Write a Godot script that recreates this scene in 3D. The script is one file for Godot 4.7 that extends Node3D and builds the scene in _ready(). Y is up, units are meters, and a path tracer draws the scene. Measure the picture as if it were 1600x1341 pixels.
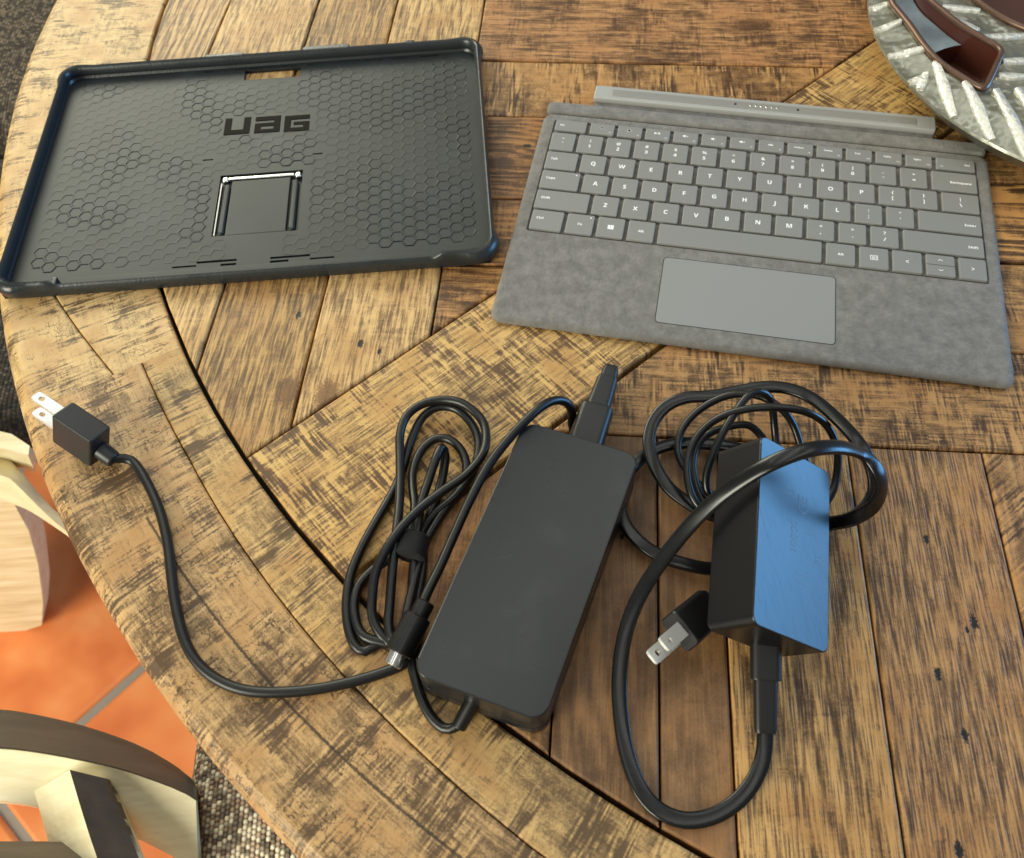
extends Node3D
# A round reclaimed-wood table seen from above with a tablet case, a keyboard cover and two power supplies.
# Metres, y up. The floor is y = 0, the top of the table is y = TOP.

const TOP := 0.76
const MID := Vector3(0.4332, 0.76, -0.641)      # centre of the table top
const TURN := -0.1309                            # the table's own axes are turned by 7.5 degrees
var rng := RandomNumberGenerator.new()
var taken := {}


# ------------------------------------------------------------------ naming
func numbered(called: String) -> String:
	var n: int = taken.get(called, 0)
	taken[called] = n + 1
	return called if n == 0 else "%s_%03d" % [called, n]

func thing(called: String, label: String, category: String, at := Vector3.ZERO, turn := 0.0, group := "") -> Node3D:
	var o := Node3D.new()
	o.name = numbered(called)
	add_child(o)
	o.position = at
	o.rotation.y = turn
	o.set_meta("label", label)
	o.set_meta("category", category)
	if group:
		o.set_meta("group", group)
	return o

func part(called: String, m: Mesh, mat: Material, parent: Node, label := "") -> MeshInstance3D:
	var o := MeshInstance3D.new()
	o.name = called
	o.mesh = m
	o.material_override = mat
	parent.add_child(o, true)
	if label:
		o.set_meta("label", label)
	return o


# ------------------------------------------------------------------ mesh helpers
class Soup:
	var v := PackedVector3Array()
	var uv := PackedVector2Array()

	func tri(a: Vector3, b: Vector3, c: Vector3) -> void:
		v.append(a); v.append(b); v.append(c)

	func quad(a: Vector3, b: Vector3, c: Vector3, d: Vector3) -> void:
		tri(a, b, c)
		tri(a, c, d)

	func loft(rings: Array, cap0 := true, cap1 := true, loop := true) -> void:
		for k in rings.size() - 1:
			var p: PackedVector3Array = rings[k]
			var q: PackedVector3Array = rings[k + 1]
			var n := p.size()
			for i in (n if loop else n - 1):
				var j := (i + 1) % n
				quad(p[i], p[j], q[j], q[i])
		if cap0:
			cap(rings[0], true)
		if cap1:
			cap(rings[rings.size() - 1], false)

	func cap(r: PackedVector3Array, flip: bool) -> void:
		# ear clipping in the ring's main plane
		var n := Vector3.ZERO
		for i in r.size():
			n += r[i].cross(r[(i + 1) % r.size()])
		n = n.normalized()
		var ax := n.cross(Vector3.UP if absf(n.y) < 0.9 else Vector3.RIGHT).normalized()
		var ay := n.cross(ax)
		var flat := PackedVector2Array()
		for p in r:
			flat.append(Vector2(p.dot(ax), p.dot(ay)))
		var t := Geometry2D.triangulate_polygon(flat)
		for i in range(0, t.size(), 3):
			var a := r[t[i]]
			var b := r[t[i + 1]]
			var c := r[t[i + 2]]
			var front := (b - a).cross(c - a).dot(n) > 0
			if front == flip:
				tri(a, c, b)
			else:
				tri(a, b, c)

	func box(c: Vector3, s: Vector3, b := Basis()) -> void:
		var h := s / 2
		var r0 := PackedVector3Array()
		var r1 := PackedVector3Array()
		for k in [Vector2(-1, -1), Vector2(1, -1), Vector2(1, 1), Vector2(-1, 1)]:
			r0.append(c + b * Vector3(k.x * h.x, -h.y, k.y * h.z))
			r1.append(c + b * Vector3(k.x * h.x, h.y, k.y * h.z))
		loft([r0, r1])

	# Smooths where faces meet at less than `angle` degrees; turns a closed body's faces outwards.
	func build(angle := 35.0, outward := true, uvs := PackedVector2Array()) -> ArrayMesh:
		var n := v.size() / 3
		var vol := 0.0
		var c := Vector3.ZERO
		for p in v:
			c += p
		c /= maxf(1, v.size())
		for i in n:
			vol += (v[i * 3] - c).dot((v[i * 3 + 1] - c).cross(v[i * 3 + 2] - c))
		if vol < 0 and outward:
			for i in n:
				var q := v[i * 3 + 1]
				v[i * 3 + 1] = v[i * 3 + 2]
				v[i * 3 + 2] = q
		var fn := PackedVector3Array()
		var at := {}
		for i in n:
			fn.append((v[i * 3 + 1] - v[i * 3]).cross(v[i * 3 + 2] - v[i * 3]))
			for k in 3:
				var key := Vector3i((v[i * 3 + k] * 2e5).round())
				if not at.has(key):
					at[key] = PackedInt32Array()
				at[key].append(i)
		var cs := cos(deg_to_rad(angle))
		var vs := PackedVector3Array()
		var ns := PackedVector3Array()
		var us := PackedVector2Array()
		for i in n:
			var me := fn[i].normalized()
			for k in [0, 2, 1]:
				var p := v[i * 3 + k]
				var s := Vector3.ZERO
				for j in at[Vector3i((p * 2e5).round())]:
					var o := fn[j]
					if o.normalized().dot(me) >= cs:
						s += o
				vs.append(p)
				ns.append(s.normalized() if s.length() > 0 else Vector3.UP)
				if uvs.size():
					us.append(uvs[i * 3 + k])
		var arr := []
		arr.resize(Mesh.ARRAY_MAX)
		arr[Mesh.ARRAY_VERTEX] = vs
		arr[Mesh.ARRAY_NORMAL] = ns
		if uv.size():
			arr[Mesh.ARRAY_TEX_UV] = uv
		elif us.size():
			arr[Mesh.ARRAY_TEX_UV] = us
		var m := ArrayMesh.new()
		m.add_surface_from_arrays(Mesh.PRIMITIVE_TRIANGLES, arr)
		return m


# a closed outline in the plane y, corners of radius r, n points a corner
func rrect(x0: float, x1: float, z0: float, z1: float, y: float, r: float, n := 5) -> PackedVector3Array:
	var out := PackedVector3Array()
	r = minf(r, minf(x1 - x0, z1 - z0) / 2)
	var cs := [Vector2(x1 - r, z1 - r), Vector2(x0 + r, z1 - r), Vector2(x0 + r, z0 + r), Vector2(x1 - r, z0 + r)]
	for k in 4:
		for i in n:
			var a := PI / 2 * (k + float(i) / (n - 1))
			out.append(Vector3(cs[k].x + r * cos(a), y, cs[k].y + r * sin(a)))
	return out

# rounded slab with softened top and bottom edges
func slab(x0: float, x1: float, z0: float, z1: float, y0: float, y1: float, r: float, e: float, n := 5) -> Soup:
	var s := Soup.new()
	var k := e * 0.3
	s.loft([rrect(x0 + e, x1 - e, z0 + e, z1 - e, y0, maxf(r - e, 1e-4), n), rrect(x0 + k, x1 - k, z0 + k, z1 - k, y0 + k, r, n), rrect(x0, x1, z0, z1, y0 + e, r, n),
		rrect(x0, x1, z0, z1, y1 - e, r, n), rrect(x0 + k, x1 - k, z0 + k, z1 - k, y1 - k, r, n), rrect(x0 + e, x1 - e, z0 + e, z1 - e, y1, maxf(r - e, 1e-4), n)])
	return s

func smooth(pts: Array, step := 0.004) -> PackedVector3Array:
	var out := PackedVector3Array()
	var n := pts.size()
	for i in n - 1:
		var a: Vector3 = pts[maxi(i - 1, 0)]
		var b: Vector3 = pts[i]
		var c: Vector3 = pts[i + 1]
		var d: Vector3 = pts[mini(i + 2, n - 1)]
		var k := maxi(2, int(ceil(b.distance_to(c) / step)))
		for j in k:
			out.append(b.cubic_interpolate(c, a, d, float(j) / k))
	out.append(pts[n - 1])
	return out

# a cord along a curve: half width a (sideways), half height b; radius scale by `grow` along it
func cord(pts: Array, a: float, b := -1.0, sides := 14, step := 0.004) -> ArrayMesh:
	if b < 0:
		b = a
	var p := smooth(pts, step)
	var vs := PackedVector3Array()
	var ns := PackedVector3Array()
	var ix := PackedInt32Array()
	var side := Vector3.ZERO
	for i in p.size():
		var t := (p[mini(i + 1, p.size() - 1)] - p[maxi(i - 1, 0)]).normalized()
		var s := t.cross(Vector3.UP)
		if a == b:
			s = (side - t * side.dot(t)) if side != Vector3.ZERO else (s if s.length() > 0.05 else t.cross(Vector3.RIGHT))
		else:
			if s.length() < 0.05:
				s = side
			elif side != Vector3.ZERO:
				s = s.normalized().lerp(side, 0.75)
				s -= t * s.dot(t)
		side = s.normalized()
		var up := side.cross(t).normalized()
		for k in sides:
			var an := TAU * k / sides
			var c := cos(an)
			var d := sin(an)
			if a != b:
				c = signf(c) * pow(absf(c), 0.55)
				d = signf(d) * pow(absf(d), 0.55)
			vs.append(p[i] + side * (a * c) + up * (b * d))
			ns.append((side * (cos(an) / a) + up * (sin(an) / b)).normalized())
	for i in p.size() - 1:
		for k in sides:
			var q := i * sides + k
			var r := i * sides + (k + 1) % sides
			ix.append_array([q, r, q + sides, r, r + sides, q + sides])
	for e in [0, p.size() - 1]:
		for k in range(1, sides - 1):
			if e == 0:
				ix.append_array([0, k + 1, k])
			else:
				ix.append_array([e * sides, e * sides + k, e * sides + k + 1])
	var arr := []
	arr.resize(Mesh.ARRAY_MAX)
	arr[Mesh.ARRAY_VERTEX] = vs
	arr[Mesh.ARRAY_NORMAL] = ns
	arr[Mesh.ARRAY_INDEX] = ix
	var m := ArrayMesh.new()
	m.add_surface_from_arrays(Mesh.PRIMITIVE_TRIANGLES, arr)
	return m

# round body along an axis: list of (distance along, radius)
func lathe(from: Vector3, dir: Vector3, prof: Array, sides := 28) -> Soup:
	var s := Soup.new()
	dir = dir.normalized()
	var x := dir.cross(Vector3.UP if absf(dir.y) < 0.9 else Vector3.RIGHT).normalized()
	var y := x.cross(dir)
	var rings := []
	for q in prof:
		var r := PackedVector3Array()
		for k in sides:
			var a := TAU * k / sides
			r.append(from + dir * q.x + (x * cos(a) + y * sin(a)) * q.y)
		rings.append(r)
	s.loft(rings)
	return s

# body along an axis of rounded-rectangle sections: list of (distance, width, height, lift)
func sections(from: Vector3, dir: Vector3, up: Vector3, prof: Array, r := 0.3, n := 5) -> Soup:
	var s := Soup.new()
	dir = dir.normalized()
	var x := dir.cross(up).normalized()
	var y := x.cross(dir).normalized()
	var rings := []
	for q in prof:
		var o := rrect(-q[1] / 2, q[1] / 2, -q[2] / 2, q[2] / 2, 0, r * minf(q[1], q[2]), n)
		var ring := PackedVector3Array()
		for p in o:
			ring.append(from + dir * q[0] + x * p.x + y * p.z)
		rings.append(ring)
	s.loft(rings)
	return s

# flat sheet between y0 and y1 with rectangular openings (x0, z0, width, depth)
func pierced(x0: float, x1: float, z0: float, z1: float, y0: float, y1: float, holes: Array) -> Soup:
	var s := Soup.new()
	var xs := [x0, x1]
	var zs := [z0, z1]
	for h in holes:
		xs += [h.position.x, h.end.x]
		zs += [h.position.y, h.end.y]
	xs.sort()
	zs.sort()
	var open := func(i: int, j: int) -> bool:
		if i < 0 or j < 0 or i >= xs.size() - 1 or j >= zs.size() - 1:
			return true
		var c := Vector2((xs[i] + xs[i + 1]) / 2, (zs[j] + zs[j + 1]) / 2)
		for h in holes:
			if h.has_point(c):
				return true
		return false
	for i in xs.size() - 1:
		for j in zs.size() - 1:
			var a: float = xs[i]
			var b: float = xs[i + 1]
			var c: float = zs[j]
			var d: float = zs[j + 1]
			if b - a < 1e-7 or d - c < 1e-7 or open.call(i, j):
				continue
			s.quad(Vector3(a, y1, c), Vector3(a, y1, d), Vector3(b, y1, d), Vector3(b, y1, c))
			s.quad(Vector3(a, y0, c), Vector3(b, y0, c), Vector3(b, y0, d), Vector3(a, y0, d))
			if solid_edge(open, xs, i, -1, j, true):
				s.quad(Vector3(a, y0, c), Vector3(a, y0, d), Vector3(a, y1, d), Vector3(a, y1, c))
			if solid_edge(open, xs, i, 1, j, true):
				s.quad(Vector3(b, y0, d), Vector3(b, y0, c), Vector3(b, y1, c), Vector3(b, y1, d))
			if solid_edge(open, zs, j, -1, i, false):
				s.quad(Vector3(b, y0, c), Vector3(a, y0, c), Vector3(a, y1, c), Vector3(b, y1, c))
			if solid_edge(open, zs, j, 1, i, false):
				s.quad(Vector3(a, y0, d), Vector3(b, y0, d), Vector3(b, y1, d), Vector3(a, y1, d))
	return s

func solid_edge(open: Callable, list: Array, i: int, step: int, other: int, across: bool) -> bool:
	var k := i + step
	while k >= 0 and k < list.size() - 1 and list[k + 1] - list[k] < 1e-7:
		k += step
	return open.call(k, other) if across else open.call(other, k)

func rel(pts: Array, base: Vector3) -> Array:
	var out := []
	for p in pts:
		out.append(p - base)
	return out


# ------------------------------------------------------------------ materials
func plain(c: Color, rough := 0.5, metal := 0.0) -> StandardMaterial3D:
	var m := StandardMaterial3D.new()
	m.albedo_color = c.linear_to_srgb()
	m.roughness = rough
	m.metallic = metal
	return m

func noise_tex(seed_: int, freq: float, size := 512, ramp: Array = [], octaves := 4, normal := false, gain := 0.5) -> NoiseTexture2D:
	var f := FastNoiseLite.new()
	f.seed = seed_
	f.noise_type = FastNoiseLite.TYPE_SIMPLEX_SMOOTH
	f.frequency = freq
	f.fractal_octaves = octaves
	f.fractal_gain = gain
	var t := NoiseTexture2D.new()
	t.width = size
	t.height = size
	t.seamless = true
	t.as_normal_map = normal
	t.noise = f
	if ramp.size():
		var g := Gradient.new()
		g.offsets = PackedFloat32Array(range(ramp.size()).map(func(i): return float(i) / (ramp.size() - 1)))
		g.colors = PackedColorArray(ramp)
		t.color_ramp = g
	return t

func grey(lo: float, hi: float) -> Array:
	return [Color(lo, lo, lo), Color((lo + hi) / 2, (lo + hi) / 2, (lo + hi) / 2), Color(hi, hi, hi)]

func triplanar(m: StandardMaterial3D, scale: float) -> StandardMaterial3D:
	m.uv1_triplanar = true
	m.uv1_scale = Vector3.ONE * scale
	return m


# ------------------------------------------------------------------ wood
var pool := {}

func speckle(w: int, h: int, seed_: int) -> PackedByteArray:
	var r := RandomNumberGenerator.new()
	r.seed = seed_
	var b := PackedByteArray()
	b.resize(w * h)
	for i in w * h:
		b[i] = r.randi() & 255
	var im := Image.create_from_data(w, h, false, Image.FORMAT_L8, b)
	im.resize(1024, 512, Image.INTERPOLATE_CUBIC)
	return im.get_data()

func cloudy(freq: float, seed_: int, w := 512, h := 256) -> PackedByteArray:
	var f := FastNoiseLite.new()
	f.seed = seed_
	f.noise_type = FastNoiseLite.TYPE_SIMPLEX
	f.frequency = freq
	f.fractal_octaves = 4
	var im := f.get_seamless_image(w, h)
	im.convert(Image.FORMAT_L8)
	im.resize(1024, 512, Image.INTERPOLATE_CUBIC)
	return im.get_data()

func make_pool() -> void:
	pool.fibre = speckle(40, 512, 11)
	pool.strand = speckle(14, 110, 12)
	pool.dash = speckle(46, 250, 21)
	pool.saw = speckle(560, 26, 13)
	pool.saw2 = speckle(250, 15, 19)
	pool.band = speckle(64, 8, 14)
	pool.flake = cloudy(0.085, 20)
	pool.blotch = cloudy(0.014, 15)
	pool.patch = cloudy(0.03, 16)
	pool.warp = cloudy(0.006, 17)
	pool.grit = speckle(700, 380, 18)

# One board's own picture and relief. lit / dark are sRGB; the amounts say how strong each kind of mark is.
func wood(seed_: int, length: float, width: float, o: Dictionary, w := 1024) -> StandardMaterial3D:
	var h := clampi(int(w * width / length * 1.15 / 32.0 + 1) * 32, 128, 512)
	var r := RandomNumberGenerator.new()
	r.seed = seed_ * 7919 + 5
	var lit: Color = o.get("lit", Color(0.74, 0.58, 0.35))
	var dark: Color = o.get("dark", Color(0.28, 0.19, 0.10))
	var red: Color = o.get("red", Color(0.56, 0.36, 0.18))
	var k_f: float = o.get("fibre", 0.5)
	var k_saw: float = o.get("saw", 0.5)
	var k_fig: float = o.get("figure", 0.2)
	var k_bl: float = o.get("blotch", 0.6)
	var tone: float = o.get("tone", 0.58)
	var rings: float = o.get("rings", 14.0)
	var slant: float = o.get("slant", 0.0)
	var wave: float = o.get("wave", 1.0)
	var hard: float = o.get("hard", 0.32)
	var grade: float = o.get("grade", 0.0)
	var k_crk: float = o.get("crackle", 0.25)
	var k_patch: float = o.get("patch", 0.35)
	var knots: Array = o.get("knots", [])
	var holes: Array = o.get("holes", [])
	var lines: Array = o.get("lines", [])
	var px := length / w
	var mm: float = px * 2400.0                     # texture steps that keep marks the same real size on every board
	var fibre: PackedByteArray = pool.fibre
	var strand: PackedByteArray = pool.strand
	var saw: PackedByteArray = pool.saw
	var band: PackedByteArray = pool.band
	var saw2: PackedByteArray = pool.saw2
	var dash: PackedByteArray = pool.dash
	var k_st: float = o.get("strand", 0.4)
	var flake: PackedByteArray = pool.flake
	var blotch: PackedByteArray = pool.blotch
	var patch: PackedByteArray = pool.patch
	var warp: PackedByteArray = pool.warp
	var grit: PackedByteArray = pool.grit
	var ox := r.randi() & 1023
	var oy := r.randi() & 511
	var ox2 := r.randi() & 1023
	var oy2 := r.randi() & 511
	var rgb := PackedByteArray()
	rgb.resize(w * h * 3)
	var i := 0
	var vstep := width / h
	var vm := vstep * 2400.0
	for y in h:
		var t := (y + 0.5) / h * width
		var yy := int(y * vm)
		var rowf := ((yy + oy) & 511) << 10
		var rows := ((yy + oy2) & 511) << 10
		var row3 := ((yy * 2 + oy) & 511) << 10
		for x in w:
			var xs := int(x * mm)
			var xx := xs + int(slant * yy)
			var bl := blotch[rows | ((xs + ox) & 1023)] / 255.0
			var pa := patch[rowf | ((xs + ox2) & 1023)] / 255.0
			var fi := fibre[row3 | ((xs + ox) & 1023)] / 255.0
			var st := strand[rows | ((xs + ox2) & 1023)] / 255.0
			var da := dash[rows | ((xs + ox) & 1023)] / 255.0
			var sa := saw[rowf | ((xx + ox) & 1023)] / 255.0
			var sb := saw2[rows | ((xx + ox2) & 1023)] / 255.0
			var ba := band[rows | ((xx + ox) & 1023)] / 255.0
			var gr := grit[rowf | ((xs + ox2) & 1023)] / 255.0
			var fl := flake[rowf | ((xs + ox) & 1023)] / 255.0
			var wa := warp[rows | (((xs >> 2) + ox) & 1023)] / 255.0
			var ph := t / width * rings + (wa - 0.5) * 5.0 * wave + (st - 0.5) * 0.35
			var sx := (x + 0.5) * px
			var kn := 0.0
			for k in knots:
				var dx: float = (sx - k.x) * 0.55
				var dy: float = t - k.y
				var q: float = sqrt(dx * dx + dy * dy) / k.z
				if q < 4.0:
					ph += 2.2 / (0.35 + q)
					kn = maxf(kn, 1.0 - smoothstep(0.55, 1.25, q + (gr - 0.5) * 0.5))
			var fg := 0.5 + 0.5 * sin(ph * TAU)
			fg = fg * (0.6 + 0.4 * fi)
			var env := clampf(0.30 + 1.5 * (ba - 0.45) + 1.3 * (pa - 0.5), 0.0, 1.2)
			var stain := clampf((ba * 0.55 + pa * 0.75 + sb * 0.3 - 0.93) * 2.6, 0.0, 1.0)
			var crk := clampf(1.0 - absf(fl - 0.5 + (gr - 0.5) * 0.06) / 0.055, 0.0, 1.0) * clampf(0.3 + (pa - 0.4) * 2.5, 0.0, 1.0)
			var v := tone + grade * (float(x) / w - 0.5) + k_f * ((fi - 0.5) * 0.5 + (da - 0.5) * 0.5 + (st - 0.5) * k_st) + k_fig * (fg - 0.42) + k_bl * (bl - 0.5) * 0.8 + k_saw * env * ((sa - 0.5) * 0.75 + (sb - 0.5) * 0.65) - k_patch * stain * (0.5 + sa * 0.8) - k_crk * crk + (gr - 0.5) * 0.24 + (fl - 0.5) * 0.25
			v = smoothstep(0.5 - hard * 2.0, 0.5 + hard * 2.0, v)
			var d := 0.0
			for k in holes:
				var ex: float = (sx - k.x) * 0.5
				var ey: float = t - k.y
				var e: float = sqrt(ex * ex + ey * ey) / (k.z * 0.72)
				if e < 2.0:
					d = maxf(d, 1.0 - smoothstep(0.6, 1.2, e + (gr - 0.5) * 0.7))
			for k in lines:                              # a crack or glue line along the board: across-offset, start, end, drift
				if sx > k.y and sx < k.z:
					var e2: float = absf(t - k.x - k.w * (sx - k.y) - (wa - 0.5) * 0.002) / 0.0007
					d = maxf(d, (1.0 - smoothstep(0.4, 1.3, e2 + (gr - 0.5) * 0.6)) * 0.5)
			v *= 1.0 - 0.9 * d
			v *= 1.0 - 0.55 * kn
			var m := clampf((bl - 0.45) * 1.6 + kn, 0.0, 1.0) * 0.55
			var cr := dark.r + (lerpf(lit.r, red.r, m) - dark.r) * v
			var cg := dark.g + (lerpf(lit.g, red.g, m) - dark.g) * v
			var cb := dark.b + (lerpf(lit.b, red.b, m) - dark.b) * v
			if d > 0.0:
				cr *= 1.0 - 0.75 * d
				cg *= 1.0 - 0.75 * d
				cb *= 1.0 - 0.75 * d
			rgb[i * 3] = clampi(int(cr * 255.0), 0, 255)
			rgb[i * 3 + 1] = clampi(int(cg * 255.0), 0, 255)
			rgb[i * 3 + 2] = clampi(int(cb * 255.0), 0, 255)
			i += 1
	var m2 := StandardMaterial3D.new()
	m2.albedo_texture = ImageTexture.create_from_image(Image.create_from_data(w, h, false, Image.FORMAT_RGB8, rgb))
	m2.heightmap_enabled = true
	m2.heightmap_texture = m2.albedo_texture
	m2.heightmap_scale = o.get("relief", 0.045)
	m2.roughness = o.get("rough", 0.5)
	m2.metallic_specular = 0.45
	m2.texture_repeat = false
	return m2

# A board whose outline is given in the table's own axes (u right, v away), with a softened upper edge.
# `along` is the direction of its grain; the picture runs once over the board.
func board(poly: PackedVector2Array, along: float, gap: float, y: float, parent: Node, o: Dictionary, seed_: int, w := 1024, called := "plank") -> void:
	var dirn := Vector2(cos(along), sin(along))
	var acr := Vector2(-dirn.y, dirn.x)
	var s0 := INF
	var s1 := -INF
	var t0 := INF
	var t1 := -INF
	for p in poly:
		s0 = minf(s0, p.dot(dirn)); s1 = maxf(s1, p.dot(dirn))
		t0 = minf(t0, p.dot(acr)); t1 = maxf(t1, p.dot(acr))
	var s := Soup.new()
	s.loft(outline_rings(poly, gap, y))
	var uvs := PackedVector2Array()
	for p in s.v:
		var q := Vector2(p.x, -p.z)
		uvs.append(Vector2((q.dot(dirn) - s0) / (s1 - s0), (q.dot(acr) - t0) / (t1 - t0)))
	var mat := wood(seed_, s1 - s0, t1 - t0, o, w)
	finish_board(s, uvs, mat, parent, called)

func finish_board(s: Soup, uvs: PackedVector2Array, mat: Material, parent: Node, called: String) -> void:
	# Soup.build may swap corners of a triangle, so look the coordinates up by place
	var map := {}
	for i in s.v.size():
		map[s.v[i]] = uvs[i]
	var m := s.build(20.0)
	var arr := m.surface_get_arrays(0)
	var vs: PackedVector3Array = arr[Mesh.ARRAY_VERTEX]
	var us := PackedVector2Array()
	for p in vs:
		us.append(map[p])
	arr[Mesh.ARRAY_TEX_UV] = us
	var m2 := ArrayMesh.new()
	m2.add_surface_from_arrays(Mesh.PRIMITIVE_TRIANGLES, arr)
	part(called, m2, mat, parent)

func outline_rings(poly: PackedVector2Array, gap: float, y: float, deep := 0.014) -> Array:
	var rings := []
	for q in [[gap, y - deep], [gap, y - 0.0012], [gap + 0.0004, y - 0.0004], [gap + 0.0013, y]]:
		var r := PackedVector3Array()
		var n := poly.size()
		for i in n:
			var a := (poly[i] - poly[(i + n - 1) % n]).normalized()
			var b := (poly[(i + 1) % n] - poly[i]).normalized()
			var na := Vector2(a.y, -a.x)
			var nb := Vector2(b.y, -b.x)
			var mn := (na + nb).normalized()
			var k: float = q[0] / maxf(0.3, mn.dot(na))
			var p := poly[i] - mn * k
			r.append(Vector3(p.x, q[1], -p.y))
		rings.append(r)
	return rings

func ccw(p: PackedVector2Array) -> PackedVector2Array:
	if Geometry2D.is_polygon_clockwise(p):
		p.reverse()
	return p

func rect_poly(u0: float, u1: float, v0: float, v1: float) -> PackedVector2Array:
	return PackedVector2Array([Vector2(u0, v0), Vector2(u1, v0), Vector2(u1, v1), Vector2(u0, v1)])

func disc_poly(r: float, n := 96) -> PackedVector2Array:
	var p := PackedVector2Array()
	for i in n:
		p.append(Vector2(cos(TAU * i / n), sin(TAU * i / n)) * r)
	return p

func meet(a: PackedVector2Array, b: PackedVector2Array) -> PackedVector2Array:
	var best := PackedVector2Array()
	for p in Geometry2D.intersect_polygons(a, b):
		if p.size() > best.size() or best.size() == 0:
			best = p
	return ccw(tidy(best))

func tidy(p: PackedVector2Array) -> PackedVector2Array:
	var out := PackedVector2Array()
	for q in p:
		if out.size() == 0 or out[out.size() - 1].distance_to(q) > 0.0015:
			out.append(q)
	while out.size() > 2 and out[0].distance_to(out[out.size() - 1]) < 0.0015:
		out.remove_at(out.size() - 1)
	return out

# ------------------------------------------------------------------ the table
func ring_board(a0: float, a1: float, ra: Callable, rb: Callable, outer: bool, parent: Node, o: Dictionary, seed_: int, w: int) -> void:
	var n := maxi(4, int((a1 - a0) / deg_to_rad(1.5)))
	var s := Soup.new()
	var rings := []
	for i in n + 1:
		var a := lerpf(a0 + 0.0001, a1 - 0.0001, float(i) / n)
		var r0: float = ra.call(a) + (0.0011 if not outer or ra.call(a) < 0.6905 else 0.0002)
		var r1: float = rb.call(a)
		var prof := [Vector2(r0, -0.014), Vector2(r0, -0.0012), Vector2(r0 + 0.0004, -0.0004), Vector2(r0 + 0.0012, 0.0)]
		if outer:
			prof += [Vector2(r1 - 0.012, 0.0), Vector2(r1 - 0.007, -0.0006), Vector2(r1 - 0.003, -0.0028), Vector2(r1 - 0.0006, -0.0065), Vector2(r1, -0.011), Vector2(r1, -0.032), Vector2(r1 - 0.002, -0.036), Vector2(r1 - 0.006, -0.038), Vector2(r0, -0.038)]
		else:
			prof += [Vector2(r1 - 0.0014, 0.0), Vector2(r1 - 0.0006, -0.0004), Vector2(r1 - 0.0002, -0.0012), Vector2(r1 - 0.0002, -0.014)]
		var r := PackedVector3Array()
		for q in prof:
			r.append(Vector3(cos(a) * q.x, q.y, -sin(a) * q.x))
		rings.append(r)
	s.loft(rings)
	var uvs := PackedVector2Array()
	for p in s.v:
		var a := fposmod(atan2(-p.z, p.x), TAU)
		if a < a0 - 0.1:
			a += TAU
		var r := Vector2(p.x, p.z).length()
		uvs.append(Vector2(clampf((a - a0) / (a1 - a0), 0.001, 0.999), (r - 0.685 + maxf(0.0, -p.y - 0.004)) / 0.145))
	finish_board(s, uvs, wood(seed_, (a1 - a0) * 0.74, 0.145, o, w), parent, "rim_board")

func merge(a: Dictionary, b: Dictionary) -> Dictionary:
	var c := a.duplicate()
	c.merge(b, true)
	return c

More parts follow.
